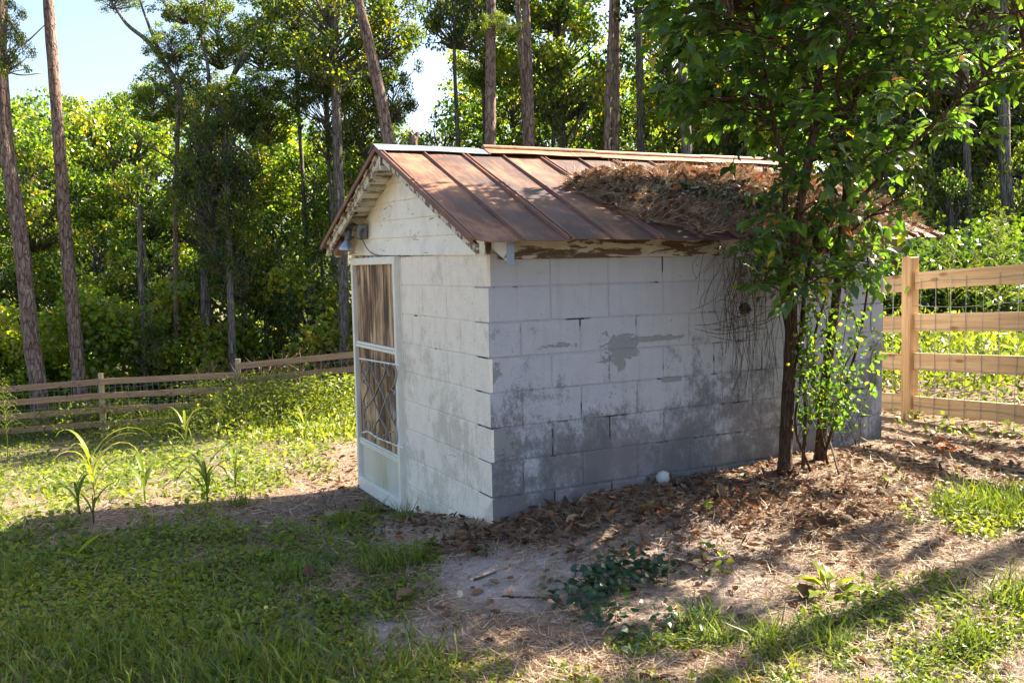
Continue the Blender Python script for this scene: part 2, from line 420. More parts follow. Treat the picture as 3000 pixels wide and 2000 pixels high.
def mortar(name, tone, crack):
    m, nt, b = mat(name); v = pos(nt)
    n1 = noise(nt, v, 3.2, 5, .6); n2 = noise(nt, v, 60, 3, .6)
    c = mixc(nt, ramp(nt, n1, [(crack, 1.), (crack+.06, 0.)]).outputs[0], tone, (.05, .045, .04))
    c = mixc(nt, math_(nt, 'MULTIPLY', ramp(nt, noise(nt, v, 7, 4), [(.45, 0.), (.6, 1.)]).outputs[0], .55), c, (.25, .23, .2))
    L(nt, c, b.inputs['Base Color']); b.inputs['Roughness'].default_value = .9; bump(nt, n2, .6, .004, b); return m
M_MORTS = painted_block('mortar_side', (.37, .38, .42), 1.5, True, .40)  # follows the side paint, shade included in the tone
M_MORTG = painted_block('mortar_front', (.84, .75, .62), .35, False, .33)  # follows the front paint, bounce light included in the tone

def paintwood(name, tone, under, amt, axis=0):
    m, nt, b = mat(name); sc = [6, 6, 6]; sc[axis] = 1.1
    n1 = noise(nt, pos(nt, tuple(sc)), 3., 7, .68, .5); gr = [60, 60, 60]; gr[axis] = 3
    g = noise(nt, pos(nt, tuple(gr)), 1., 4, .6)
    un = ramp(nt, g, [(.3, tuple(c*.45 for c in under)), (.7, under)]).outputs[0]
    f = ramp(nt, n1, [(1-amt-.02, 0.), (1-amt+.015, 1.)]).outputs[0]
    dirt = mixc(nt, math_(nt, 'MULTIPLY', ramp(nt, noise(nt, pos(nt), 6, 5, .6), [(.45, 0.), (.75, 1.)]).outputs[0], .45), tone, tuple(c*.55 for c in tone))
    sp = ramp(nt, noise(nt, pos(nt), 45, 2), [(.69, 0.), (.73, .8)]).outputs[0]
    dirt = mixc(nt, sp, dirt, (.15, .12, .1))
    L(nt, mixc(nt, f, dirt, un), b.inputs['Base Color']); b.inputs['Roughness'].default_value = .7
    h = math_(nt, 'SUBTRACT', math_(nt, 'MULTIPLY', g, .3), f); bump(nt, h, .6, .004, b); return m
M_SIDING = paintwood('painted_siding', (.86, .81, .70), (.42, .36, .28), .36, 1)
M_SOFFIT = paintwood('worn_white_wood', (.62, .58, .49), (.22, .15, .09), .47, 0)
M_FRIEZE = paintwood('rotten_frieze_paint', (.45, .44, .40), (.13, .08, .05), .50, 0)
M_TAIL = paintwood('rafter_paint', (.64, .63, .6), (.3, .25, .2), .40, 1)

def metal(name, stops, rough, metallic, streak=True):
    m, nt, b = mat(name); v = pos(nt)
    n1 = noise(nt, v, 3.0, 6, .62, .5); n2 = noise(nt, pos(nt, (22, 2.2, 2.2)), 2., 4, .6)
    f = math_(nt, 'ADD', math_(nt, 'MULTIPLY', n1, .65), math_(nt, 'MULTIPLY', n2, .35))
    oi = N(nt, 'ObjectInfo'); f = math_(nt, 'ADD', f, math_(nt, 'MULTIPLY', math_(nt, 'SUBTRACT', oi.outputs['Random'], .5), .10))
    c = ramp(nt, f, stops).outputs[0]
    L(nt, c, b.inputs['Base Color']); b.inputs['Metallic'].default_value = metallic
    L(nt, ramp(nt, n2, [(.3, rough-.08), (.7, rough+.12)]).outputs[0], b.inputs['Roughness'])
    bump(nt, noise(nt, v, 60, 3), .25, .002, b); return m
M_RUST = metal('rusty_roofing', [(.40, (.045, .02, .016)), (.47, (.075, .028, .016)), (.53, (.155, .058, .026)), (.62, (.27, .125, .06))], .66, .0)
M_RUSTD = metal('rusty_seam', [(.3, (.09, .035, .022)), (.5, (.17, .065, .035)), (.7, (.27, .12, .06))], .55, .1)
M_CAP = metal('rusty_ridge', [(.3, (.20, .085, .045)), (.5, (.34, .15, .08)), (.7, (.42, .23, .13))], .5, .15)
M_GALV = metal('galvanised_sheet', [(.3, (.12, .15, .20)), (.5, (.19, .24, .31)), (.7, (.28, .33, .40))], .55, .35)

def simple(name, c, rough=.5, metallic=0, var=.25, s=30, spec=.5):
    m, nt, b = mat(name); v = obj(nt)
    n = noise(nt, v, s, 4); L(nt, mixc(nt, n, tuple(x*(1-var) for x in c), tuple(min(1, x*(1+var)) for x in c)), b.inputs['Base Color'])
    b.inputs['Roughness'].default_value = rough; b.inputs['Metallic'].default_value = metallic; b.inputs['Specular IOR Level'].default_value = spec
    bump(nt, n, .25, .002, b); return m
M_DOORFR = simple('aluminium_door_paint', (.78, .74, .65), .5, 0, .16, 14)
M_ALU = simple('grey_aluminium', (.42, .42, .43), .4, .6, .2, 25)
M_LAMPD = simple('dark_socket', (.10, .105, .11), .45, .3)
M_LAMPG = simple('lamp_metal', (.38, .40, .43), .28, .8, .15)
M_BOX = simple('junction_box_grey', (.20, .20, .19), .6, .1)
M_CORD = simple('brown_cord', (.16, .10, .09), .6)
M_BROWN = simple('brown_holder', (.13, .06, .045), .5)
M_WHITE = simple('white_end', (.75, .75, .72), .5)
M_WIRE = simple('fence_wire', (.34, .35, .36), .45, .5)
M_DARK = simple('dark_gap', (.02, .018, .015), .9)
M_STONE = simple('pale_stone', (.48, .47, .46), .8, 0, .3, 18)
M_CONE = simple('pine_cone_scale', (.14, .085, .05), .8, 0, .4, 40)
M_FLUFF = simple('seed_head_fluff', (.7, .68, .6), .9)
M_PLANK = simple('bleached_plank', (.55, .53, .48), .8, 0, .3, 10)

def ply():
    m, nt, b = mat('weathered_plywood'); v = pos(nt, (1, 16, 1.1))
    n1 = noise(nt, v, 1.2, 6, .6, 1.1); n2 = noise(nt, pos(nt, (1, 90, 4)), 1., 3, .6)
    big = noise(nt, pos(nt, (1, 3.0, 1.3)), 1.6, 4, .55, .5)
    f = math_(nt, 'ADD', math_(nt, 'MULTIPLY', n1, .55), math_(nt, 'MULTIPLY', big, .45))
    c = ramp(nt, f, [(.42, (.035, .018, .009)), (.48, (.13, .066, .03)), (.53, (.33, .20, .10)), (.60, (.58, .42, .25))]).outputs[0]
    c = mixc(nt, math_(nt, 'MULTIPLY', ramp(nt, n2, [(.5, 0.), (.7, 1.)]).outputs[0], .4), c, (.10, .06, .04))
    L(nt, c, b.inputs['Base Color']); b.inputs['Roughness'].default_value = .7; bump(nt, n1, .4, .004, b); return m
M_PLY = ply()
def kick():
    m, nt, b = mat('kick_panel_paint'); v = pos(nt)
    sx = N(nt, 'SeparateXYZ'); L(nt, v, sx.inputs[0])
    n = noise(nt, v, 7, 5, .6); c = mixc(nt, n, (.66, .64, .56), (.50, .49, .42))
    g = math_(nt, 'MULTIPLY', math_(nt, 'SUBTRACT', 1., math_(nt, 'MULTIPLY', math_(nt, 'ABSOLUTE', math_(nt, 'ADD', sx.outputs[1], -1.93)), 4.2), True), math_(nt, 'MULTIPLY', math_(nt, 'SUBTRACT', .12, sx.outputs[2]), 2., True))
    st = noise(nt, pos(nt, (1, 30, 2.2)), 1., 4, .6)
    c = mixc(nt, math_(nt, 'MULTIPLY', g, ramp(nt, st, [(.35, .0), (.6, 1.)]).outputs[0]), c, (.20, .24, .05))
    L(nt, c, b.inputs['Base Color']); b.inputs['Roughness'].default_value = .5; return m
M_KICK = kick()
def ground_mat():
    m, nt, b = mat('soil'); v = pos(nt)
    g = N(nt, 'Attribute', attribute_name='green'); s_ = N(nt, 'Attribute', attribute_name='sand')
    n1 = noise(nt, v, 2.2, 8, .65, .3); n2 = noise(nt, v, 28, 6, .7); n3 = noise(nt, v, 160, 3, .7)
    straw = noise(nt, pos(nt, (1, 1, 1)), 70, 3, .6, 2.5)
    soil = ramp(nt, n2, [(.3, (.10, .07, .05)), (.5, (.20, .145, .105)), (.7, (.32, .245, .18))]).outputs[0]
    soil = mixc(nt, math_(nt, 'MULTIPLY', ramp(nt, straw, [(.5, 0.), (.62, 1.)]).outputs[0], .5), soil, (.32, .20, .12))
    sand = ramp(nt, n3, [(.3, (.22, .18, .165)), (.55, (.38, .32, .30)), (.75, (.56, .49, .46))]).outputs[0]
    c = mixc(nt, math_(nt, 'MULTIPLY', s_.outputs['Fac'], ramp(nt, math_(nt, 'ADD', math_(nt,'MULTIPLY',n1,.6), math_(nt,'MULTIPLY',n2,.4)), [(.38, .25), (.52, 1.)]).outputs[0]), soil, sand)
    c = mixc(nt, math_(nt, 'MULTIPLY', g.outputs['Fac'], .75), c, ramp(nt, n2, [(.3, (.03, .045, .014)), (.7, (.07, .09, .028))]).outputs[0])
    L(nt, c, b.inputs['Base Color']); b.inputs['Roughness'].default_value = .95; b.inputs['Specular IOR Level'].default_value = .15
    bump(nt, math_(nt, 'ADD', math_(nt, 'MULTIPLY', n2, .8), math_(nt, 'MULTIPLY', n3, .4)), .9, .02, b); return m
M_SOIL = ground_mat()

# ------------------------------------------------------------ where things grow (measured on the ground, soft blobs)
def blob(x, y, cx, cy, rx, ry, p=2.):
    d = (np.abs((x-cx)/rx)**p+np.abs((y-cy)/ry)**p); return np.clip(1.25-d, 0, 1)
def green_mask(px, py):
    nzv = .25*np.sin(px*.013+py*.021)+.2*np.sin(px*.031-py*.017+2)+.15*np.sin(px*.007+py*.05)
    g = blob(px, py, 200, 1760, 1000, 270)                     # left foreground
    g = np.maximum(g, .9*blob(px, py, 200, 1350, 760, 130))    # sunny lawn
    g = np.maximum(g, 1.*(py < 1270)*(px < 1050))
    g = np.maximum(g, .8*blob(px, py, 950, 2100, 900, 190))
    g = np.maximum(g, .55*blob(px, py, 1030, 1640, 240, 120))
    g = np.maximum(g, .9*blob(px, py, 2950, 1500, 290, 80))
    g = np.maximum(g, .55*blob(px, py, 2760, 1850, 560, 150))
    g = np.maximum(g, .5*blob(px, py, 2150, 1890, 380, 55))
    g = np.maximum(g, .8*blob(px, py, 2500, 2200, 1500, 230))
    g = np.where((py > 1490) & (py < 1575) & (px < 1150), g*np.clip(.25+.75*np.abs(py-1530-px*-.07)/60, 0, 1), g)
    return np.clip(g+nzv*(g > .02)*(g < .98), 0, 1)
def sand_mask(px, py):
    s_ = blob(px, py, 1530, 1700, 360, 120); s_ = np.maximum(s_, .9*blob(px, py, 1000, 1850, 420, 90)); s_ = np.maximum(s_, .6*blob(px, py, 1900, 1700, 500, 260))
    s_ = np.maximum(s_, .8*blob(px, py, 2700, 1960, 350, 60)); s_ = np.maximum(s_, .5*blob(px, py, 1150, 1560, 200, 50))
    return s_
def litter_mask(px, py):
    # along the foot of the long wall and out under the shrub
    yw = 1526-(px-1445)*.185
    l = np.where((px > 1250) & (px < 2350), np.clip(1.2-np.abs(py-yw-45)/(55+.05*(px-1300)), 0, 1), 0)
    l = np.maximum(l, .75*blob(px, py, 2250, 1480, 480, 90)); l = np.maximum(l, .5*blob(px, py, 2720, 1370, 420, 100)); l = np.maximum(l, .25*blob(px, py, 2100, 1600, 600, 80)); l = l*(.7+.3*np.sin(px*.021+py*.03)*np.sin(px*.009-py*.05))
    l = np.maximum(l, .5*blob(px, py, 960, 1370, 180, 90)); l = np.maximum(l, .5*blob(px, py, 1150, 1530, 260, 50))
    return l
def samp(n, x0, x1, y0, y1, maskf, pw=1.):
    px = rng.uniform(x0, x1, n); py = rng.uniform(y0, y1, n)
    k = rng.uniform(0, 1, n) < maskf(px, py)**pw; px, py = px[k], py[k]
    P, ok = ground_hit(px, py)
    inside = (P[:, 0] > -.02) & (P[:, 0] < 3.2) & (P[:, 1] > -.02) & (P[:, 1] < 2.46)
    ok &= ~inside
    return P[ok], px[ok], py[ok]

# ground sheet
nr, na = 330, 420
rr = .35*(900/.35)**(np.linspace(0, 1, nr)); th = np.linspace(0, 2*math.pi, na, endpoint=False)
gx = CAM[0]+rr[:, None]*np.cos(th)[None]; gy = CAM[1]+rr[:, None]*np.sin(th)[None]
gzv = gz(gx, gy)
V = np.stack([gx, gy, gzv], 2).reshape(-1, 3); V = np.r_[V, [[CAM[0], CAM[1], gz(CAM[0], CAM[1])]]]
i = np.arange((nr-1)*na); a_ = i; b_ = (i//na)*na+(i+1) % na
F = np.stack([a_, a_+na, b_+na, b_], 1); k = np.arange(na); F3 = np.stack([np.full(na, len(V)-1), k, (k+1) % na], 1)
me = npmesh('ground', V, [F3, F], M_SOIL, None, True)
ppx, ppy, ppz = project(V); vis = ppz > .3
gm = np.where(vis, green_mask(np.clip(ppx, -1500, 4500), np.clip(ppy, 700, 2600)), .6); sm = np.where(vis, sand_mask(ppx, ppy), 0)
far = np.hypot(V[:, 0]-CAM[0], V[:, 1]-CAM[1]) > 25; gm = np.where(far, .8, gm)
for nm, arr in (('green', gm), ('sand', sm)):
    a = me.attributes.new(nm, 'FLOAT', 'POINT'); a.data.foreach_set('value', arr.astype(np.float32))
g = link('ground', me); g['kind'] = 'structure'

# ------------------------------------------------------------ the shed
B, C_ = .4064, .2032
shed = empty('block_shed', (0, 0, 0), 'small white painted concrete block shed with rusty metal gable roof', 'shed')
G = .0045
def sub(name, parent): return empty_part(name, parent)
def box_part(name, lo, hi, m, parent, b=.003, label=None):
    s = MB(); s.cbox(lo, hi, b); o = link(name, s.mesh(name, m), parent)
    if label: o['label'] = label
    return o
# recessed mortar cores are the walls; blocks are their children
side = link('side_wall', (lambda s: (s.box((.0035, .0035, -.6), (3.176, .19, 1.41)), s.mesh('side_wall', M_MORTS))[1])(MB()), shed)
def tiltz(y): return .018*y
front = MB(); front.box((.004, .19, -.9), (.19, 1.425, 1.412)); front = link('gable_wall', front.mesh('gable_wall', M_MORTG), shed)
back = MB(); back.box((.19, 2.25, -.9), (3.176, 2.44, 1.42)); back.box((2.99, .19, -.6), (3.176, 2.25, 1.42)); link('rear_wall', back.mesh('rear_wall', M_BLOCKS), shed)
blockmesh = {}
def block(dims, m, jit=.0012):
    """a chamfered block mesh of this size, shared"""
    key = (round(dims[0], 3), round(dims[1], 3), round(dims[2], 3), m.name)
    if key not in blockmesh:
        s = MB(); s.cbox((0, 0, 0), dims, .0035); blockmesh[key] = s.mesh('block', m)
    return blockmesh[key]
def put_block(x0, y0, z0, dims, m, parent, side_):
    o = link('block', block(dims, m), parent)
    j = random.uniform(-.0015, .0015)
    o.location = (x0, y0+(j if side_ == 's' else 0), z0+random.uniform(-.001, .001)) if side_ == 's' else (x0+j, y0, z0)
    return o
pat = {6: 'A', 5: 'A', 4: 'B', 3: 'A', 2: 'B', 1: 'A', 0: 'B', -1: 'A', -2: 'B'}
Ltot = 3.18
for k in range(-2, 7):
    z0 = k*C_; hh = C_-2*G
    # long wall
    x = G if pat[k] == 'A' else .2032+G
    proud = -.016 if k <= -1 else 0
    while x < Ltot-.02:
        w = min(B-2*G, Ltot-x-.0)
        if Ltot-x < B*.75: w = Ltot-x
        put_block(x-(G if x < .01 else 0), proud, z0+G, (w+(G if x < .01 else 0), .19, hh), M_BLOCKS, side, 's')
        x += B if w > B*.8 else B
    # gable wall
    y = .2032+G if pat[k] == 'A' else G
    first = True
    while y < 1.425-.03:
        w = min(B-2*G, 1.425-y)
        e = G if (pat[k] == 'B' and first) else 0
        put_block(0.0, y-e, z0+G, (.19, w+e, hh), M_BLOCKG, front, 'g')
        y += B; first = False
    if pat[k] == 'A':   # painted end of the corner block, a sheet-thin render coat on the gable side
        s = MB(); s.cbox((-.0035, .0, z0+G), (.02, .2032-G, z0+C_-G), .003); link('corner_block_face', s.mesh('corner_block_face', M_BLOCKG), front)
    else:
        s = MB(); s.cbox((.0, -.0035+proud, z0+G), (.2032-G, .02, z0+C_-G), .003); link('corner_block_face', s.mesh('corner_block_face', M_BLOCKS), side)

box_part('top_plate', (.0137, .01, 1.395), (.185, 2.60, 1.50), M_SOFFIT, shed)
# roof
ZR, SL, YR = 2.146, .4393, 1.2239
X0, X1 = -.23, 3.43
ribs = [-.205, .085, .383, .68, 1.0, 1.30, 1.61, 1.925, 2.235, 2.543, 2.85, 3.163, 3.418]
def rz_(y): return ZR-SL*abs(y-YR)
roof = MB(); roof.box((X0+.03, YR-.03, ZR-.15), (X1-.03, YR+.03, ZR-.04)); roof = link('roof', roof.mesh('roof', M_SOFFIT), shed)   # ridge beam carries the sheets
for sgn in (-1, 1):
    RL = 1.51 if sgn < 0 else 1.42
    ye = YR+sgn*RL
    for i in range(len(ribs)-1):
        a, b = ribs[i], ribs[i+1]; s = MB(); V = []; ns = 9; na_ = 5
        for t in range(ns):
            f = t/(ns-1); y = YR+sgn*(.01+(RL-.005+.006*math.sin(i*2.1))*f)
            for q in range(na_):
                u = q/(na_-1); xx = a+(b-a)*u
                bulge = .006*math.sin(math.pi*u)*math.sin(i*1.3+f*5)+(-.006*math.sin(math.pi*u) if f > .9 else 0)
                V.append([xx, y, rz_(y)+bulge])
        V = np.array(V); n = len(V); V = np.r_[V, V-[0, 0, .003]]
        Fq = []
        for t in range(ns-1):
            for q in range(na_-1):
                c = t*na_+q; f_ = [c, c+1, c+na_+1, c+na_]; Fq.append(f_); Fq.append([n+x for x in f_[::-1]])
        e = (ns-1)*na_
        for q in range(na_-1): Fq.append([e+q, e+q+1, n+e+q+1, n+e+q])
        s.add(V, Fq); link('roof_panel', s.mesh('roof_panel', M_RUST), roof)
    for i, xr in enumerate(ribs):
        s = MB()
        offs = (-.016, .016) if i % 2 == 0 and i > 0 else (0,)
        for o_ in offs:
            V = []
            for f in np.linspace(0, 1, 7):
                y = YR+sgn*(.02+(RL-.018)*f); z = rz_(y)
                for dx, dz in ((-.013, -.001), (-.004, .017), (.004, .017), (.013, -.001)): V.append([xr+o_+dx, y, z+dz+.002*math.sin(f*9+i)])
            Fq = [[t*4+q, t*4+q+1, t*4+q+5, t*4+q+4] for t in range(6) for q in range(3)]+[[0, 1, 2, 3], [24, 25, 26, 27]]
            s.add(V, Fq)
        link('roof_seam', s.mesh('roof_seam', M_RUSTD), roof)
    # turned-down rake edges
    for xe in (X0, X1-.012):
        s = MB(); P = [[xe, YR, ZR+.012], [xe, ye, rz_(ye)+.012], [xe, ye, rz_(ye)-.022], [xe, YR, ZR-.022]]
        s.prism(P, (.012, 0, 0)); link('rake_trim', s.mesh('rake_trim', M_RUSTD), roof)
    # purlins and rafters below the sheets
    for f in (.06, .2, .34, .48, .62, .76, .9):
        y = YR+sgn*(RL-.03)*f; z = rz_(y)-.026
        ax = np.array([[1, 0, 0], [0, 1/math.hypot(1, SL), -sgn*SL/math.hypot(1, SL)], [0, sgn*SL/math.hypot(1, SL), 1/math.hypot(1, SL)]])
        s = MB(); s.cbox((X0+.02, -.05, -.012), (X1-.02, .05, .012), .002, ax, (0, y, z)); link('purlin', s.mesh('purlin', M_SOFFIT), roof)
    for xr in (-.19,):
        s = MB(); P = [[xr, YR, ZR-.035], [xr, ye-sgn*.03, rz_(ye)-.022], [xr, ye-sgn*.03, rz_(ye)-.075], [xr, YR, ZR-.09]]
        s.prism(P, (.022, 0, 0)); link('fly_rafter', s.mesh('fly_rafter', M_SOFFIT), roof)
    # white lining boards between the purlins, under the sheets
    for k, (f0, f1) in enumerate(((.10, .16), (.24, .30), (.38, .44), (.52, .58), (.66, .72), (.80, .86))):
        y0, y1 = YR+sgn*(RL-.03)*f0, YR+sgn*(RL-.03)*f1
        s = MB(); P = [[X0+.03, y0, rz_(y0)-.016], [X0+.03, y1, rz_(y1)-.016], [X0+.03, y1, rz_(y1)-.022], [X0+.03, y0, rz_(y0)-.022]]
        s.prism(P, (.30, 0, 0)); link('lining_board', s.mesh('lining_board', M_SIDING), roof)
def cap(x0, x1, m, flange, lift, roll):
    s = MB(); V = []; xs = np.linspace(x0, x1, 9)
    prof = [(-flange, -SL*flange), (0, 0), (flange, -SL*flange)]
    for j, x in enumerate(xs):
        for (dy, dz) in prof: V.append([x, YR+dy, ZR+dz+lift+(.003*math.sin(x*9) if dy else 0)])
    V = np.array(V); n = len(V); V = np.r_[V, V+[0, 0, .004]]; F = []
    for j in range(8):
        for q in range(2):
            c = j*3+q; f_ = [c, c+1, c+4, c+3]; F += [f_, [n+x for x in f_[::-1]]]
        F += [[j*3, j*3+3, n+j*3+3, n+j*3], [j*3+2, n+j*3+2, n+j*3+5, j*3+5]]
    F += [[0, n, n+1, 1], [1, n+1, n+2, 2]]
    s.add(V, F)
    if roll: s.tube([[x, YR, ZR+lift+.004] for x in xs], .021, 12)
    return link('ridge_cap', s.mesh('ridge_cap', m, False), roof)
cap(X0-.01, .58, M_GALV, .11, .020, False)['label'] = 'bright galvanised first length of ridge cap'
cap(.57, 1.49, M_CAP, .105, .026, True); cap(1.475, 2.50, M_CAP, .105, .021, True); cap(2.49, X1+.01, M_CAP, .105, .025, True)
# gable siding boards
laps = [1.405, 1.53, 1.655, 1.783, 1.906, 2.03]
for i in range(6):
    zb = laps[i]; zt = laps[i+1]+.012 if i < 5 else 2.2
    yL0, yR0 = (.0, 2.60) if i == 0 else (-9, 9)
    def clip(z_, sgn):
        d = (ZR-.028-z_)/SL; return YR+sgn*max(d, .012)
    # solve including the slight tilt
    pts = []
    for z_, sg in ((zb, -1), (zb, 1), (zt, 1), (zt, -1)):
        y = clip(z_, sg)
        for _ in range(6): y = clip(z_+tiltz(y), sg)
        y = min(max(y, yL0 if i == 0 else -9), yR0 if i == 0 else 9); pts.append((y, z_+tiltz(y)))
    if i == 5: pts = [pts[0], pts[1], (YR, ZR-.04)]
    xb = [-.017 if z_ in (0, 1) else -.005 for z_ in range(len(pts))]
    s = MB(); n = len(pts)
    V = [[xb[q], pts[q][0], pts[q][1]] for q in range(n)]+[[.012, pts[q][0], pts[q][1]] for q in range(n)]
    s.add(V, [list(range(n)), list(range(n, 2*n))[::-1]]+[[q, (q+1) % n, n+(q+1) % n, n+q] for q in range(n)])
    link('siding_board', s.mesh('siding_board', M_SIDING), shed)
# board and rafter tails under the long eave
box_part('frieze_board', (.07, -.024, 1.378), (1.655, .0, 1.545), M_FRIEZE, shed)
box_part('frieze_board', (1.83, -.024, 1.378), (3.14, .0, 1.545), M_FRIEZE, shed)
for xr in (.022, 1.66, 1.785, 3.14):
    s = MB(); y0, y1 = .0, -.205
    z0, z1 = rz_(y0)-.03, rz_(y1)-.03
    s.prism([[xr, y0, z0], [xr, y1, z1], [xr, y1, z1-.125], [xr, y0, z0-.13]], (.04, 0, 0)); link('rafter_tail', s.mesh('rafter_tail', M_TAIL), shed)
    if xr < .1:
        s = MB(); s.box((xr-.002, y1-.004, z1-.145), (xr+.044, y1-.0005, z1)); link('tail_flashing', s.mesh('tail_flashing', M_GALV), shed)
for xr in (.02, 1.66, 3.12):
    s = MB(); y0, y1 = 2.45, 2.60
    s.prism([[xr, y0, rz_(y0)-.03], [xr, y1, rz_(y1)-.03], [xr, y1, rz_(y1)-.15], [xr, y0, rz_(y0)-.13]], (.04, 0, 0)); link('rafter_tail', s.mesh('rafter_tail', M_TAIL), shed)
box_part('corner_trim', (-.012, -.012, 1.41), (.02, .012, 1.535), M_FRIEZE, shed)

# door
dz0, dz1, dy0, dy1 = -.43, 1.425, 1.43, 2.445
door = MB(); door.box((.0, dy0+.05, dz0+.03), (.02, dy1-.05, dz1-.03)); door = link('door', door.mesh('door', M_DARK), shed)
def plz(px, py, X=-.04):
    p = on_x(px, py, X); return p[1], p[2]
fx0, fx1 = -.045, .012
box_part('stile', (fx0, dy0, dz0), (fx1, dy0+.042, dz1), M_DOORFR, door)
box_part('stile', (fx0, dy1-.042, dz0), (fx1, dy1, dz1), M_DOORFR, door)
box_part('rail', (fx0, dy0+.043, dz1-.055), (fx1, dy1-.043, dz1), M_DOORFR, door)
box_part('rail', (fx0, dy0+.043, dz0), (fx1, dy1-.043, dz0+.10), M_DOORFR, door)
ym, zm = plz(1110, 1020)
for dz in (-.024, .0): box_part('mid_rail', (-.03-(.006 if dz else 0), dy0+.043, zm+dz), (.0, dy1-.043, zm+dz+.021), M_DOORFR, door)
yk, zk = plz(1126, 1330)
for dz in (-.02, .0, .018): box_part('kick_rail', (-.028-(.006 if dz == 0 else 0), dy0+.043, zk+dz), (.0, dy1-.043, zk+dz+.015), M_DOORFR, door)
box_part('kick_panel', (-.012, dy0+.044, dz0+.101), (.0, dy1-.044, zk-.021), M_KICK, door, .001)
box_part('plywood_panel', (-.010, dy0+.044, zk+.034), (.0, dy1-.044, zm-.026), M_PLY, door, .001)
box_part('plywood_panel', (-.010, dy0+.044, zm+.023), (.0, dy1-.044, dz1-.056), M_PLY, door, .001)
def c4(l): return [on_x(1000+x*.3316, 1000+y*.3316, -.052) for x, y in l]
scrolls = [
 [(215,265),(230,278),(243,240),(238,185),(215,165),(190,180),(178,225),(183,270),(205,310),(235,360),(265,440),(285,520),(320,600),(345,670),(380,740),(400,800),(398,855),(385,878),(372,860),(372,835),(385,825)],
 [(300,225),(310,205),(300,180),(280,180),(270,205),(275,250),(300,310),(335,385),(370,470),(400,560),(440,660),(475,740),(492,820),(488,890),(465,912),(440,880),(428,830),(435,800),(455,800)],
 [(385,235),(362,225),(357,200),(375,190),(392,205),(392,250),(375,310),(345,370),(310,450),(295,485),(250,545),(215,600),(200,660),(205,730),(225,785),(245,785),(257,750),(245,705),(225,695),(215,715),(222,745)],
 [(430,300),(418,290),(412,245),(425,205),(450,200),(480,240),(485,310),(465,390),(430,440),(400,510),(365,590),(345,660),(310,720),(287,780),(290,830),(310,850),(330,830),(325,805),(312,805)],
 [(215,375),(200,360),(203,335),(220,335),(235,370),(230,430),(205,490),(197,540),(205,575),(222,585),(237,560),(228,540),(218,550)],
 [(470,470),(472,440),(450,425),(430,440),(427,480),(445,550),(470,620),(475,680),(460,705),(440,690),(435,660),(450,650)]]
for sc in scrolls:
    P = spline(c4(sc), 4); s = MB()
    V = []; n = len(P)      # flat bar on edge: 3 mm thick in the door plane, 12 mm deep
    T = np.gradient(P, axis=0); T = unit(T); Nn = np.cross(T, [1, 0, 0])
    for i in range(n):
        for a, b in ((-.0028, -.007), (.0028, -.007), (.0028, .007), (-.0028, .007)): V.append(P[i]+Nn[i]*a+np.array([b, 0, 0]))
    F = [[i*4+q, i*4+(q+1) % 4, (i+1)*4+(q+1) % 4, (i+1)*4+q] for i in range(n-1) for q in range(4)]+[[0, 1, 2, 3], [4*n-4, 4*n-3, 4*n-2, 4*n-1]]
    s.add(V, F); link('scroll_bar', s.mesh('scroll_bar', M_ALU), door)
for l in ([(165,150),(350,182),(515,210)], [(190,802),(238,792),(320,850),(545,940)]):
    s = MB(); s.tube(c4(l), .0065, 6); link('grille_rail', s.mesh('grille_rail', M_DOORFR), door)
box_part('door_trim', (-.006, dy0-.018, dz0+.02), (.02, dy0-.001, 1.405), M_DOORFR, shed, .002)

# flood lamp on the gable
lamp = empty('flood_lamp', (-.03, 2.13, 1.63), 'old grey flood lamp with bell reflector and dangling cord above the door', 'lamp')
def lpart(name, s, m, smooth=False):
    me = s.mesh(name, m, smooth); return part(name, me, lamp)
jb = np.array([-.045, 2.10, 1.62])
s = MB(); s.cbox((-.085, jb[1]-.045, jb[2]-.055), (-.018, jb[1]+.045, jb[2]+.06), .012); lpart('junction_box', s, M_BOX)
s = MB(); s.tube(spline([[-.08, 2.13, 1.66], [-.10, 2.17, 1.68], [-.11, 2.20, 1.655]], 4), .016, 8); lpart('swivel', s, M_LAMPD, True)
c0 = np.array([-.115, 2.215, 1.66]); ax_ = unit(np.array([-.12, .10, -1.0]))
def lathe(prof, c, ax, n=18):
    u = unit(np.cross(ax, [0, 1, .2])); w = np.cross(ax, u); V = []
    for (d, r) in prof:
        for k in range(n): V.append(c+ax*d+r*(math.cos(2*math.pi*k/n)*u+math.sin(2*math.pi*k/n)*w))
    F = [[i*n+k, i*n+(k+1) % n, (i+1)*n+(k+1) % n, (i+1)*n+k] for i in range(len(prof)-1) for k in range(n)]
    return np.array(V), F
s = MB(); s.add(*lathe([(0, .001), (0, .022), (.035, .027), (.06, .024), (.095, .028)], c0, ax_)); lpart('socket', s, M_LAMPD, True)
s = MB(); s.add(*lathe([(.095, .024), (.115, .036), (.15, .055), (.168, .062), (.178, .062), (.178, .058), (.16, .048), (.12, .03)], c0, ax_)); lpart('reflector', s, M_LAMPG, True)
s = MB(); s.add(*lathe([(.165, .001), (.168, .03), (.165, .054)], c0, ax_)); lpart('lens', s, simple('lamp_glass', (.3, .3, .28), .12), True)
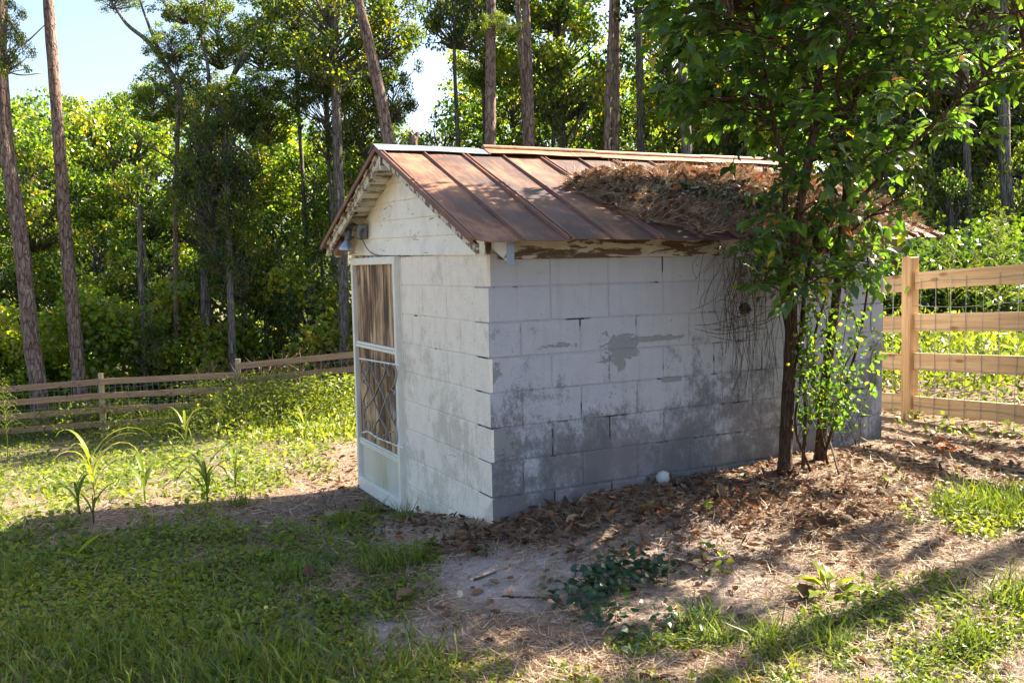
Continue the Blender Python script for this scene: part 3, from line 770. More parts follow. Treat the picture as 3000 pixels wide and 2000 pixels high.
# brown square second holder reaching left below the eave
pa = np.array([-.10, 2.20, 1.665]); pb = on_x(990, 742, -.13)
dv = unit(pb-pa); up_ = unit(np.cross(dv, [1, 0, 0])); ax3 = np.array([dv, up_, np.cross(dv, up_)]); Lh = np.linalg.norm(pb-pa)
s = MB(); s.cbox((0, -.012, -.012), (Lh*.55, .012, .012), .004, ax3, pa); lpart('arm', s, M_BROWN)
s = MB(); s.cbox((Lh*.5, -.034, -.034), (Lh-.004, .034, .034), .005, ax3, pa); lpart('square_holder', s, M_BROWN)
s = MB(); s.cbox((Lh-.006, -.027, -.027), (Lh+.012, .027, .027), .004, ax3, pa); lpart('white_lens_cap', s, M_WHITE)
s = MB(); s.tube(spline([[-.07, 2.055, 1.63], [-.075, 2.03, 1.58], [-.06, 2.04, 1.54], [-.045, 2.0, 1.49], [-.03, 1.93, 1.452], [-.026, 1.80, 1.437], [-.026, 1.6, 1.428]], 6), .004, 6); lpart('cord', s, M_CORD, True)
s = MB(); s.tube([[-.06, 2.05, 1.64], [-.085, 2.045, 1.60], [-.08, 2.04, 1.56]], [.012, .013, .009], 8); lpart('cord_plug', s, M_LAMPD, True)

# ------------------------------------------------------------ right fence (runs beside the shed, away from the camera)
def obox(name, p, q, hgt, thick, m, parent):
    """a board from p to q (centre of its upper edge)"""
    p = np.asarray(p, float); q = np.asarray(q, float); Ln = np.linalg.norm(q-p); a = (q-p)/Ln; n = unit(np.cross(a, [0, 0, 1])); u = np.cross(n, a)
    return a, n, u, Ln
def board(name, p, q, hgt, thick, m, parent, alongaxis):
    a, n, u, Ln = obox(name, p, q, hgt, thick, m, parent)
    s = MB(); lo = [0, 0, 0]; hi = [0, 0, 0]
    other = [i for i in (0, 1, 2) if i != alongaxis and i != 2][0]
    hi[alongaxis] = Ln; lo[2] = -hgt; hi[2] = 0; lo[other] = -thick/2; hi[other] = thick/2
    s.cbox(lo, hi, .003); me = s.mesh(name, m)
    ax = np.zeros((3, 3)); ax[:, alongaxis] = a; ax[:, 2] = u; sg = 1 if alongaxis == 0 else 1; ax[:, other] = np.cross(u, a) if alongaxis == 0 else np.cross(a, u)
    o = link(name, me, parent); M = Matrix(ax.tolist()).to_4x4(); o.matrix_local = Matrix.Translation(Vector(np.asarray(p)-np.array(parent.location))) @ M
    return o
FD = unit(np.array([.115, .99, 0]))    # fence line direction
fr = empty('board_fence', (4.16, .5717, 0), 'new yellow pine four board fence with wire mesh, right of the shed', 'fence')
pbase = np.array([4.16, .5717, 0.])
sl = -.062
def fpt(s_, z): return pbase+FD*s_+np.array([0, 0, z+sl*s_])
posts = [-4.88, -2.44, 0., 2.44, 4.88, 7.32]
for s_ in posts:
    p = fpt(s_, 0); s = MB(); s.cbox((-.048, -.048, -.35), (.048, .048, 1.345), .004); me = s.mesh('post', M_POST)
    o = link('post', me, fr); o.location = Vector(p-pbase); o.rotation_euler = (R(.3), R(-.9 if s_ == 0 else .5), R(-7))
for a, b in zip(posts[:-1], posts[1:]):
    for zt in (1.205, .865, .535, .20):
        dz = random.uniform(-.008, .008)
        board('rail', fpt(a+.05, zt+dz), fpt(b-.05, zt+dz+random.uniform(-.01, .01)), .14, .038, M_FENCE_Y, fr, 1)
o = link('brace_post', (lambda s: (s.tube([[0, 0, -.2], [0, 0, 1.18]], .05, 12), s.mesh('brace_post', M_POST2, True))[1])(MB()), fr); o.location = (.17, .13, 0)
wn = unit(np.cross(FD, [0, 0, 1]))       # towards +X
vw = MB(); vw.tube([[0, 0, .02], [.002, .004, .3], [-.002, -.003, .6], [.003, .002, .9], [0, 0, 1.16]], .0026, 4); vw = vw.mesh('wire', M_WIRE)
for i in range(-32, 50):
    s_ = i*.152+.02
    o = link('wire', vw, fr); o.location = Vector(fpt(s_, 0)-pbase-wn*.027); o.rotation_euler = (R(random.uniform(-1.2, 1.2)), 0, random.uniform(0, 6))
for z in (.12, .27, .42, .58, .75, .93, 1.13):
    s = MB(); s.tube([fpt(q, z+.008*math.sin(q*7+z*9)+random.uniform(-.004, .004))-wn*(.027)-pbase for q in np.arange(-4.8, 7.4, .152)], .0022, 4)
    link('wire', s.mesh('wire', M_WIRE), fr)

# ------------------------------------------------------------ left fence, far down the slope
Pl = [(-330, 1158, 22.6), (296, 1107, 22.0), (697, 1062, 21.6), (1090, 1022, 21.4), (1480, 982, 21.3)]
fl = empty('board_fence', at(296, 1107, 22.0)-np.array([0, 0, 1.25]), 'weathered brown rail fence running along the foot of the slope, left of the shed', 'fence')
fo = np.array(fl.location)
tops = [at(*p) for p in Pl]
for k, T_ in enumerate(tops):
    s = MB(); s.cbox((-.055, -.055, -1.7), (.055, .055, .09 if k != 1 else .12), .006); o = link('post', s.mesh('post', M_POSTL), fl); o.location = Vector(T_-fo); o.rotation_euler = (0, 0, R(-20))
FN = unit(np.array([-DV[0], -DV[1], 0]))
for k in range(len(tops)-1):
    for j in range(4):
        off = np.array([0, 0, -.01-.335*j]) + FN*.06
        drop = np.array([0, 0, -.20]) if k == 1 else 0
        a, b = tops[k]+off, tops[k+1]+off+(drop if j >= 0 else 0)
        board('rail', a, b, .14, .035, M_FENCE_X, fl, 0)
    n = int(np.linalg.norm(tops[k+1]-tops[k])/.155)
    for i in range(n):
        f = (i+.5)/n; T_ = tops[k]*(1-f)+tops[k+1]*f+FN*.09+(np.array([0, 0, -.2])*f if k == 1 else 0)
        if i == 0: vm = MB(); vm.tube([[0, 0, .0], [.01, 0, -.3], [0, 0, -.7], [0, 0, -1.2]], .003, 4); vm = vm.mesh('wire', M_WIRE)
        o = link('wire', vm, fl); o.location = Vector(T_-fo-np.array([0, 0, .03])); o.rotation_euler = (R(random.uniform(-3, 3)), R(random.uniform(-4, 4)), 0)
    for z in (-.06, -.22, -.4, -.6, -.85, -1.1):
        s = MB(); s.tube([tops[k]*(1-f)+tops[k+1]*f+FN*.09+np.array([0, 0, z+random.uniform(-.02, .02)-(.2*f if k == 1 else 0)])-fo for f in np.linspace(0, 1, 14)], .0028, 4)
        link('wire', s.mesh('wire', M_WIRE), fl)

# ------------------------------------------------------------ woodland
def crown_cloud(name, n, mat_, nclump=60, flat=.8, lsize=.042, seed=1, hang=.3):
    r = np.random.default_rng(seed)
    c = unit(r.normal(size=(nclump, 3)))*(r.uniform(.25, 1, (nclump, 1))**.5); c[:, 2] *= flat
    rad = r.uniform(.10, .25, nclump); wgt = rad**2; idx = r.choice(nclump, n, p=wgt/wgt.sum())
    q = unit(r.normal(size=(n, 3)))*(r.uniform(0, 1, (n, 1))**.45)*rad[idx][:, None]; q[:, 2] *= .75
    P = c[idx]+q
    tn = r.uniform(-.22, .22, nclump)[idx]
    al = unit(r.normal(size=(n, 3))+np.array([0, 0, -hang])); up = unit(r.normal(size=(n, 3))*.8+np.array([0, 0, .8]))
    tint = np.clip(.46+tn*1.3+r.normal(0, .24, n), 0, .99)
    tint = np.where(r.uniform(size=n) < .012, 1., tint)
    return leafmesh(name, P, al, up, lsize*r.uniform(.6, 1.4, n), T_quad(.42, .14), mat_, tint)
def boughs(nclump, flat, seed):
    r = np.random.default_rng(seed); c = unit(r.normal(size=(nclump, 3)))*(r.uniform(.25, 1, (nclump, 1))**.5); c[:, 2] *= flat
    s = MB()
    for k in range(nclump):
        a = np.array([0, 0, max(-.7, c[k][2]-.45)]); mid = (a+c[k])/2+r.normal(0, .06, 3); s.tube(spline([a, mid, c[k]], 2), np.linspace(.018, .004, 5), 4, False)
    return s.mesh('boughs', M_OAK)
CR = [crown_cloud('crown', 7000, M_CANOPY, 80, .85, .050, s_) for s_ in (1, 2, 3)]
BOUGH = {}
for _c, _s in zip(CR, (1, 2, 3)): BOUGH[_c.name] = boughs(80, .85, _s)
CD = [crown_cloud('crown', 6500, M_DARKC, 66, .9, .047, s_) for s_ in (5, 6, 7)]
for _c, _s in zip(CD, (5, 6, 7)): BOUGH[_c.name] = boughs(66, .9, _s)
def add_boughs(o, t):
    if o.data.name in BOUGH:
        b = link('boughs', BOUGH[o.data.name], t); b.matrix_basis = o.matrix_basis.copy(); b['kind'] = 'stuff'
def needles(name, n, seed, m=None):
    r = np.random.default_rng(seed); nc = 42
    c = unit(r.normal(size=(nc, 3)))*(r.uniform(.2, 1, (nc, 1))**.6); c[:, 2] *= .5; idx = r.integers(0, nc, n)
    al = unit(r.normal(size=(n, 3))+[0, 0, .15]); P = c[idx]+al*.01+r.normal(0, .06, (n, 3))
    return leafmesh(name, P, al, unit(r.normal(size=(n, 3))), .11*r.uniform(.7, 1.2, n), T_blade(.05, .1), M_DARKC, np.clip(r.normal(.6, .15, n), 0, .9))
CN = [needles('crown', 7000, s_) for s_ in (11, 12)]
def trunkmesh(path, rad, m, jit=.05, n=10, parent=None):
    s = MB(); s.tube(path, rad, n, True, jit); return s.mesh('trunk', m, True)
def make_tree(name, label, cat, pts, D, wpx, m, crowns=(), group=None, limbs=(), taper=.62, D1=None):
    """pts: image-measured centreline of the trunk from the foot up; D: distance; wpx: width in photograph pixels at the foot"""
    P = [at(x, y, D+(0 if D1 is None else (D1-D)*k/max(1, len(pts)-1))) for k, (x, y) in enumerate(pts)]
    base = P[0].copy(); zg = float(gz(base[0], base[1]))
    if base[2] > zg: P.insert(0, np.array([base[0]+(base[0]-P[1][0])*.15, base[1]+(base[1]-P[1][1])*.15, zg-.2]))
    else: P[0][2] = zg-.2
    t = empty(name, (P[0][0], P[0][1], zg), label, cat, group)
    Q = spline(P, 6); r0 = wpx/FPX*D/2; rad = r0*(1-(1-taper)*np.linspace(0, 1, len(Q))); rad[:3] *= np.array([1.35, 1.18, 1.06])
    part('trunk', trunkmesh(Q, rad, m), t)
    for lb in limbs:
        pl = [at(x, y, D+dd) for x, y, dd in lb[1]]
        s = MB(); Ql = spline(pl, 5); s.tube(Ql, np.linspace(lb[0]/FPX*D/2, .012, len(Ql)), 7, True, .08); part('limb', s.mesh('limb', m, True), t)
    for (me_, c, sc) in crowns:
        o = link('crown', me_, t); o.location = Vector(np.asarray(c)-np.array(t.location)); o.scale = sc if hasattr(sc, '__len__') else (sc, sc, sc); o.rotation_euler = (0, 0, random.uniform(0, 6.28)); add_boughs(o, t)
    return t
def cr(k, x, y, D, s, set_=None): return ((set_ or CR)[k % len(set_ or CR)], at(x, y, D), s)
GP = 'tall bare pine trunks at the edge of the woods'
make_tree('pine_tree', 'leftmost tall pine with curved reddish trunk behind the far fence', 'tree', [(112, 1130), (92, 1000), (60, 700), (22, 450), (5, 250), (0, 80), (10, -200), (20, -700)], 23.5, 52, M_PINE, [cr(0, 60, -1500, 23.5, 3.2, CN)], None,
          limbs=[(10, [(5, 30, 0), (60, 110, 0), (75, 125, .2), (130, 75, .4)]), (6, [(5, 205, 0), (60, 220, .3), (120, 215, .6)])])
make_tree('pine_tree', 'straight grey-brown pine rising past the left fence post', 'tree', [(235, 1160), (222, 1000), (195, 720), (172, 400), (150, 120), (140, -60), (130, -600)], 24, 44, M_PINE, [cr(1, 110, -1500, 24, 3.4, CN)], None)
make_tree('pine_tree', 'leaning pine behind the near end of the shed ridge', 'tree', [(1175, 640), (1142, 432), (1110, 260), (1078, 120), (1045, -20), (980, -350), (900, -900)], 22, 40, M_PINE, [cr(0, 880, -1700, 22, 3.2, CN)], None)
make_tree('pine_tree', 'thickest straight pine behind the galvanised ridge cap', 'tree', [(1436, 700), (1436, 430), (1437, 200), (1438, 0), (1440, -600)], 23, 41, M_PINE, [cr(1, 1450, -1600, 23, 3.3, CN), cr(0, 1455, 80, 22.7, (.75, .75, .6), CN)], None)
make_tree('pine_tree', 'slender pine leaning against its thicker twin behind the ridge', 'tree', [(1544, 700), (1541, 430), (1530, 200), (1515, 0), (1490, -500)], 27, 22, M_PINE, [cr(0, 1480, -1400, 27, 3, CN)], None)
make_tree('pine_tree', 'thicker of the two pines standing close together behind the roll cap joint', 'tree', [(1556, 700), (1553, 430), (1548, 200), (1540, 0), (1525, -600)], 24, 33, M_PINE, [cr(1, 1520, -1600, 24, 3.2, CN)], None)
make_tree('pine_tree', 'left of the overlapping pair of pines behind the middle of the roof', 'tree', [(1776, 700), (1778, 440), (1785, 200), (1793, 0), (1800, -600)], 25, 25, M_PINE, [cr(0, 1800, -1500, 25, 3.1, CN)], None)
make_tree('pine_tree', 'right of the overlapping pair of pines, edge lit by the sun', 'tree', [(1806, 700), (1804, 440), (1806, 200), (1808, 0), (1812, -600)], 27, 27, M_PINE, [cr(1, 1830, -1400, 27, 3.2, CN)], None)
make_tree('pine_tree', 'dark pine in leafy shade right of the overlapping pair', 'tree', [(1882, 700), (1878, 440), (1874, 200), (1868, 0), (1862, -500)], 28, 29, M_OAK, [cr(0, 1870, -1300, 28, 3.2, CN)], None)
make_tree('oak_tree', 'lichen mottled trunk showing left of the shrub above the roof', 'tree', [(2016, 750), (2012, 440), (2003, 260), (1995, 60), (1985, -400)], 24, 38, M_OAK, [cr(1, 1990, -150, 25, 2.6, CD)], None)
make_tree('pine_tree', 'pinkish trunk glimpsed between shrub leaves above the roof', 'tree', [(2122, 750), (2125, 430), (2128, 260), (2130, -300)], 27, 22, M_PINE, [cr(0, 2130, -1000, 27, 3, CN)], None)
make_tree('oak_tree', 'dark trunk just behind the lichen mottled one', 'tree', [(2044, 750), (2042, 440), (2046, 200), (2050, -400)], 29, 22, M_OAK, [cr(2, 2050, -250, 30, 3, CD)], None)
make_tree('oak_tree', 'grey oak with rough pale bark left of the shed gable', 'tree', [(1008, 1110), (1006, 800), (992, 520), (985, 300), (980, 120), (985, -60), (990, -500)], 25, 34, M_OAK,
          [cr(0, 960, 60, 25, (2.3, 2.3, 2.4), CD), cr(1, 1120, 70, 26, 1.4, CD), cr(2, 1060, 330, 27, (1.2, 1.2, 1.8), CD), cr(1, 955, 330, 26, (1.0, 1.0, 1.9), CD), cr(0, 1150, 250, 27, (.9, .9, 1.5), CD)], None, limbs=[(9, [(985, 300, 0), (1050, 200, 0), (1200, 60, 0)])])
make_tree('pine_tree', 'thin straight dark trunk beside the grey oak', 'tree', [(985, 1090), (978, 700), (962, 450), (958, 200), (960, -200)], 27, 15, M_OAK, [cr(0, 880, 270, 27, (1.3, 1.3, .7), CN)], None,
          limbs=[(6, [(975, 330, 0), (900, 260, 0), (840, 240, .2)]), (6, [(965, 370, 0), (880, 330, 0), (800, 320, .2)])])
make_tree('oak_tree', 'big spreading oak with dark forked limbs against the sky', 'tree', [(608, 1150), (604, 900), (596, 640), (585, 420), (560, 300)], 26, 36, M_OAK,
          [cr(0, 590, 420, 25.5, (1.1, 1.1, 2.2), CD), cr(1, 640, 640, 25.2, (1.0, 1.0, 2.0), CD), cr(2, 640, 110, 27, (1.0, 1.0, 1.3), CR), cr(1, 330, -30, 27, (.95, .95, .8), CD), cr(2, 770, 130, 27, (1.3, 1.3, 1.1), CR), cr(0, 540, -10, 27, (1.2, 1.2, 1.1), CD), cr(2, 720, 290, 26, (1.2, 1.2, .9), CR), cr(1, 850, 0, 27, (1.5, 1.5, 1.2), CD), cr(0, 500, 130, 26, (.8, .8, .7), CR), cr(1, 450, 300, 27, (.8, .8, .8), CR), cr(2, 620, 560, 25, (1.3, 1.3, 1.6), CD)], None,
          limbs=[(22, [(590, 420, 0), (520, 250, 0), (440, 130, .3), (370, 70, .5), (310, -10, .7), (220, -50, 1)]), (14, [(470, 160, .2), (430, 60, .4), (395, -40, .6)]),
                 (20, [(596, 500, 0), (640, 330, 0), (700, 180, -.2), (760, 60, -.4), (830, -60, -.6)]), (16, [(600, 420, 0), (612, 230, 0), (590, 80, .2), (615, -60, .3)]), (9, [(596, 470, 0), (470, 260, .3), (420, 210, .6)]), (10, [(680, 230, 0), (760, 110, .3), (800, 30, .5)])])
make_tree('sweetgum_tree', 'ivy clad trunk with bare grey stretch left of the grey oak', 'tree', [(685, 1150), (680, 1000), (672, 760), (660, 420), (655, 300)], 25, 26, M_OAK, [cr(1, 665, 420, 25, (1.0, 1.0, 1.9), CD), cr(0, 690, 760, 25.4, (.8, .8, 1.4), CD), cr(2, 780, 330, 26, (1.1, 1.1, 1.3), CR)], None)
make_tree('sweetgum_tree', 'slim trunk with peeling light bark standing in sunny leaves', 'tree', [(522, 1130), (516, 920), (514, 600), (520, 400), (522, 250)], 26, 19, M_PINE, [cr(0, 525, 260, 27, (1.3, 1.3, 1.1), CR)], None, limbs=[(7, [(516, 480, 0), (430, 420, 0), (360, 370, .2)])])
make_tree('dead_tree', 'dark broken snag with ivy at its foot', 'tree', [(430, 1150), (424, 1000), (412, 800), (410, 600)], 25, 20, M_OAK, [cr(2, 440, 1010, 25, (.7, .7, .9), CD)], None, taper=.8, limbs=[(6, [(418, 700, 0), (432, 800, -.2), (440, 960, -.3)])])
make_tree('dead_tree', 'pale forked stump just above the shed ridge', 'stump', [(1214, 700), (1213, 436), (1211, 400)], 17, 24, M_PINE, [], None, taper=.9, limbs=[(20, [(1212, 410, 0), (1204, 392, 0), (1194, 388, 0)]), (20, [(1212, 410, 0), (1222, 392, 0), (1229, 387, 0)])])
make_tree('oak_tree', 'straight grey trunk under bright leaves near the right edge', 'tree', [(2965, 900), (2955, 650), (2945, 500), (2942, 320), (2940, 0), (2940, -300)], 20, 40, M_OAK, [cr(0, 2930, -350, 21, 2.5, CD)], None)
make_tree('oak_tree', 'shaded trunk left of the straight grey one by the right edge', 'tree', [(2845, 900), (2838, 640), (2832, 430), (2828, 100)], 22, 28, M_OAK, [cr(1, 2820, 60, 23, 2.6, CD)], None)
make_tree('oak_tree', 'thin dark trunk deep in the shaded woods at right', 'tree', [(2895, 850), (2890, 600), (2884, 400), (2880, 100)], 26, 18, M_OAK, [cr(2, 2890, 100, 27, 2.4, CD)], None)
# unnamed trees that close the view: sunlit row on the left, mixed row behind the shed, shaded row on the right
GB = 'leafy trees filling the woods behind the fences'
fill = [(-330, 560, 31, 3.4, 0), (-60, 480, 33, 3.1, 0), (90, 560, 30, 2.4, 0), (215, 470, 35, 2.6, 0), (330, 520, 33, 2.6, 0), (430, 620, 31, 2.2, 0), (-150, 850, 28, 2.3, 0), (60, 860, 28.5, 2.0, 0), (300, 830, 29, 2.1, 0), (480, 850, 28, 1.8, 0),
        (600, 700, 31, 2.4, 0), (760, 480, 34, 2.9, 0), (820, 780, 29, 2.1, 0), (930, 560, 33, 2.4, 0), (700, 900, 27, 1.8, 1), (900, 930, 27, 1.7, 1), (1080, 560, 31, 2.1, 0), (1290, 520, 33, 2.3, 0), (1110, 430, 36, 1.6, 0),
        (1500, 300, 34, 2.6, 0), (1640, 190, 31, 2.4, 0), (1660, 430, 30, 2.3, 1), (1620, -60, 31, 2.1, 0), (1760, 380, 35, 2.4, 0), (1900, 420, 32, 2.2, 0), (1960, 180, 31, 2.0, 0), (2060, 460, 29, 2.2, 1), (1330, -20, 29, 1.5, 1), (1420, -140, 30, 2.2, 1),
        (2180, 300, 28, 2.8, 0), (2350, 420, 27, 2.6, 1), (2500, 250, 27, 2.8, 0), (2640, 520, 25, 2.2, 1), (2760, 250, 26, 2.8, 1), (2900, 520, 24, 2.1, 1), (3050, 350, 24, 2.6, 0), (3250, 500, 24, 2.6, 1), (2700, 0, 28, 3., 0), (3000, 0, 27, 3., 0), (2300, 0, 29, 2.8, 0), (3500, 350, 26, 3.4, 0), (2780, 700, 21, 1.4, 1), (3080, 690, 20, 1.5, 1), (2560, 690, 22, 1.5, 1), (880, 90, 31, 1.5, 0), (1010, 210, 31, 1.3, 0), (1420, 160, 32, 1.5, 0), (400, 380, 34, 1.7, 0)]
flab = ['far left tree mostly outside the frame', 'tall yellow green tree behind the leftmost curved pine', 'broad sunny tree between the two left pines', 'bright treetop against the sky right of the straight left pine', 'rounded sunny tree between straight pine and ivy snag', 'sunny tree just above the broken dark snag', 'low leafy tree at the far left behind the fence', 'low bushy tree behind the foot of the two left pines', 'low bushy tree left of the dark snag', 'low sunny tree between the snag and the light barked trunk', 'sunny tree behind the big spreading oak', 'tall golden tree between spreading oak and grey oak', 'mid height sunny tree above the far fence near the door', 'sunny tree directly behind the grey oak', 'dark bushy understory tree right of the ivy clad trunk', 'dark understory tree nearest the shed door at left', 'leafy tree behind the left slope of the shed roof', 'sunny tree rising behind the galvanised ridge cap', 'pale distant treetop in the sky gap left of the leaning pine', 'sunny crown between the two pairs of pines, lower one', 'golden crown high above the middle of the roof', 'dark leafy tree low behind the middle of the ridge', 'topmost sunny crown above the middle of the roof', 'sunny tree behind the overlapping pair of pines', 'leafy tree left of the lichen mottled trunk above the roof', 'bright crown high between dark pine and shrub', 'dark leafy tree hidden behind the left side of the shrub', 'dark crown high up between leaning pine and thickest pine', 'dark crown cut by the top edge above the thickest pine', 'sunny tree behind the upper left of the shrub', 'dark tree behind the middle of the shrub', 'large sunny tree behind the upper middle of the shrub', 'dark tree behind the far eave of the roof', 'tall dark tree behind the right side of the shrub', 'shaded tree above the feathery plumes by the right edge', 'sunny tree at the upper right corner', 'shaded tree just outside the right edge', 'sunny crown at the top edge above the right part of shrub', 'sunny crown at the very top right corner', 'sunny crown at the top edge behind the shrub stems', 'large leafy tree beyond the right edge', 'small shaded tree above the fence post', 'small shaded tree above the right end of the top rail', 'small shaded tree above the far corner of the shed', 'high sunny crown just left of the grey oak top', 'small sunny crown between grey oak and leaning pine', 'sunny crown left of the thickest pine, high up', 'slim treetop under the long bare oak limb at left']
GRN = ('sunlit', 'shaded')
for i, (x, y, D, s_, dk) in enumerate(fill):
    c = at(x, y, D); zg = float(gz(c[0], c[1]))
    t = empty('broadleaf_tree', (c[0], c[1], zg), flab[i], 'tree', 'leafy trees of the woodland behind the fences')
    s = MB(); hgt = c[2]-zg+s_*.6; wob = [random.uniform(-.25, .25) for _ in range(4)]
    s.tube(spline([[0, 0, -.2], [wob[0]*.5, wob[1]*.5, hgt*.4], [wob[2], wob[3], hgt*.8], [wob[0], wob[3], hgt]], 4), np.linspace(.11, .03, 13), 7, True, .08); link('trunk', s.mesh('trunk', M_OAK, True), t)
    set_ = CD if dk else CR  # dk trees carry their shade in a darker leaf colour
    o = link('crown', set_[i % 3], t); o.location = (0, 0, c[2]-zg); o.scale = (s_, s_, s_*random.uniform(.95, 1.3) if not dk else s_*1.6); o.rotation_euler = (0, 0, random.uniform(0, 6.28)); add_boughs(o, t)
# far mass of woodland: one body of leaves nobody could count
def mass(name, n, fn, size, T, m, tintmu, label=None):
    P = fn(n); n = len(P)
    al = unit(rng.normal(size=(n, 3))+[0, 0, -.25]); up = unit(rng.normal(size=(n, 3))*.8+[0, 0, .8])
    cl = .18*np.sin(P[:, 0]*1.3+P[:, 2]*1.1)*np.cos(P[:, 1]*1.1-P[:, 2]*.9)
    tint = np.clip(tintmu+cl+rng.normal(0, .16, n), 0, .99)
    o = link(name, leafmesh(name, P, al, up, size*rng.uniform(.6, 1.5, n), T, m, tint)); o['kind'] = 'stuff'
    if label: o['label'] = label
    return o
def clumps(n, x0, x1, yf, D0, D1, nc, r0, r1, ybot=None):
    cx = rng.uniform(x0, x1, nc); D = rng.uniform(D0, D1, nc); top = yf(cx); bot = np.full(nc, ybot if ybot else 1150.)
    cyy = top+(bot-top)*rng.uniform(0, 1, nc)**.85; C = at(cx, cyy, D[:, None]) if False else CAM+D[:, None]*rays(cx, cyy)
    rad = rng.uniform(r0, r1, nc); idx = rng.choice(nc, n, p=rad**2/(rad**2).sum())
    q = unit(rng.normal(size=(n, 3)))*(rng.uniform(0, 1, (n, 1))**.4)*rad[idx][:, None]; q[:, 2] *= .8
    P = C[idx]+q; g_ = gz(P[:, 0], P[:, 1]); return P[P[:, 2] > g_+.02]
topL = lambda x: np.interp(x, [-800, 0, 150, 300, 480, 560, 700, 900, 1000, 1180, 1280, 1400, 1600, 2000, 2300, 3600], [300, 290, 280, 330, 350, 380, 360, 380, 380, 460, 470, 230, 150, 100, 60, 0])+25*np.sin(x*.05)
mass('far_woodland', 190000, lambda n: clumps(n, -800, 3700, topL, 36, 44, 1300, .5, 1.4), .16, T_quad(.45, .14), M_CANOPY, .5)
topU = lambda x: np.interp(x, [-800, 400, 1000, 2400, 2700, 3600], [930, 880, 850, 720, 700, 700])+40*np.sin(x*.021)
mass('woodland_undergrowth', 90000, lambda n: clumps(n, -700, 2400, topU, 24.5, 28.5, 420, .35, .9, 1200.), .13, T_quad(.42, .14), M_CANOPY, .66)
mass('shaded_undergrowth', 50000, lambda n: clumps(n, 2300, 3900, topU, 13, 19, 260, .3, .8, 900.), .085, T_quad(.42, .14), M_DARKC, .15)  # dark leaves and low tint stand in for woodland shade

# ------------------------------------------------------------ the multi-stemmed shrub tree at the long wall
TS = empty('shrub_tree', (1.98, -.30, 0.), 'multi stemmed broad leaved tree growing against the long wall over the roof', 'tree')
DT = 5.92
stems = [
 ([(2300, 1400, 0), (2302, 1300, 0), (2312, 1100, 0), (2318, 950, 0), (2322, 820, -.05), (2330, 700, -.15), (2352, 560, -.2), (2382, 400, -.2), (2395, 250, -.15), (2412, 100, -.1), (2420, -150, 0), (2430, -450, .1)], 42, .38),
 ([(2402, 1370, .30), (2408, 1250, .28), (2418, 1120, .22), (2438, 960, .15), (2452, 850, .08), (2462, 740, .0), (2475, 600, -.05), (2490, 420, 0), (2520, 220, .1), (2560, 0, .15), (2600, -300, .2)], 35, .35),
 ([(2318, 1010, 0), (2296, 880, .05), (2290, 760, -.1), (2300, 620, -.2), (2298, 500, -.2), (2270, 380, -.2), (2240, 200, -.25), (2215, 60, -.25), (2190, -150, -.2)], 20, .4),
 ([(2330, 1060, 0), (2350, 960, .05), (2357, 850, .05), (2375, 760, 0), (2420, 620, .05), (2450, 520, .1)], 15, .5),
 ([(2225, 130, -.25), (2180, 30, -.3), (2150, -80, -.35)], 11, .5),
 ([(2470, 640, -.05), (2560, 540, -.2), (2680, 420, -.3), (2800, 300, -.4), (2930, 180, -.5), (3080, 60, -.6)], 13, .4),
 ([(2485, 450, 0), (2600, 330, .1), (2720, 220, .2), (2860, 60, .3), (3000, -80, .4)], 12, .4),
 ([(2390, 300, -.2), (2330, 180, -.4), (2250, 100, -.7), (2150, 50, -.9)], 9, .4),
 ([(2500, 380, 0), (2450, 250, -.5), (2500, 100, -.9), (2600, -50, -1.2)], 10, .4),
 ([(2352, 1370, .1), (2360, 1200, .05), (2345, 1000, .08), (2362, 820, .02), (2400, 640, .0)], 11, .6),
 ([(2425, 1360, .15), (2390, 1180, .1), (2385, 1000, .1), (2420, 860, .05), (2440, 700, 0)], 9, .6),
 ([(2375, 1380, .0), (2330, 1250, -.05), (2345, 1100, -.06), (2330, 940, -.05), (2300, 800, 0)], 8, .6),
 ([(2410, 1350, .1), (2470, 1150, .1), (2520, 980, .1), (2545, 800, .05), (2530, 700, .0)], 10, .5),
 ([(2465, 700, 0), (2540, 640, -.1), (2600, 600, -.2), (2660, 560, -.3)], 8, .5),
]
skel = []
for k, (pts, w, tp_) in enumerate(stems):
    P = spline([at(x, y, DT+d) for x, y, d in pts], 6); n = len(P)
    if k < 2: P[0][2] = min(P[0][2], -.12)
    rad = w/FPX*DT/2*(1-(1-tp_)*np.linspace(0, 1, n)**.9)
    if k < 2: rad[:5] *= np.linspace(1.35, 1.0, 5)
    s = MB(); s.tube(P, rad, 10, True, .06); part('stem' if k < 4 or 8 < k < 13 else 'branch', s.mesh('stem', M_SHRUB, True), TS)
    skel.append(P[int(n*.45) if k < 2 else int(n*.3):])
skel = np.concatenate(skel)
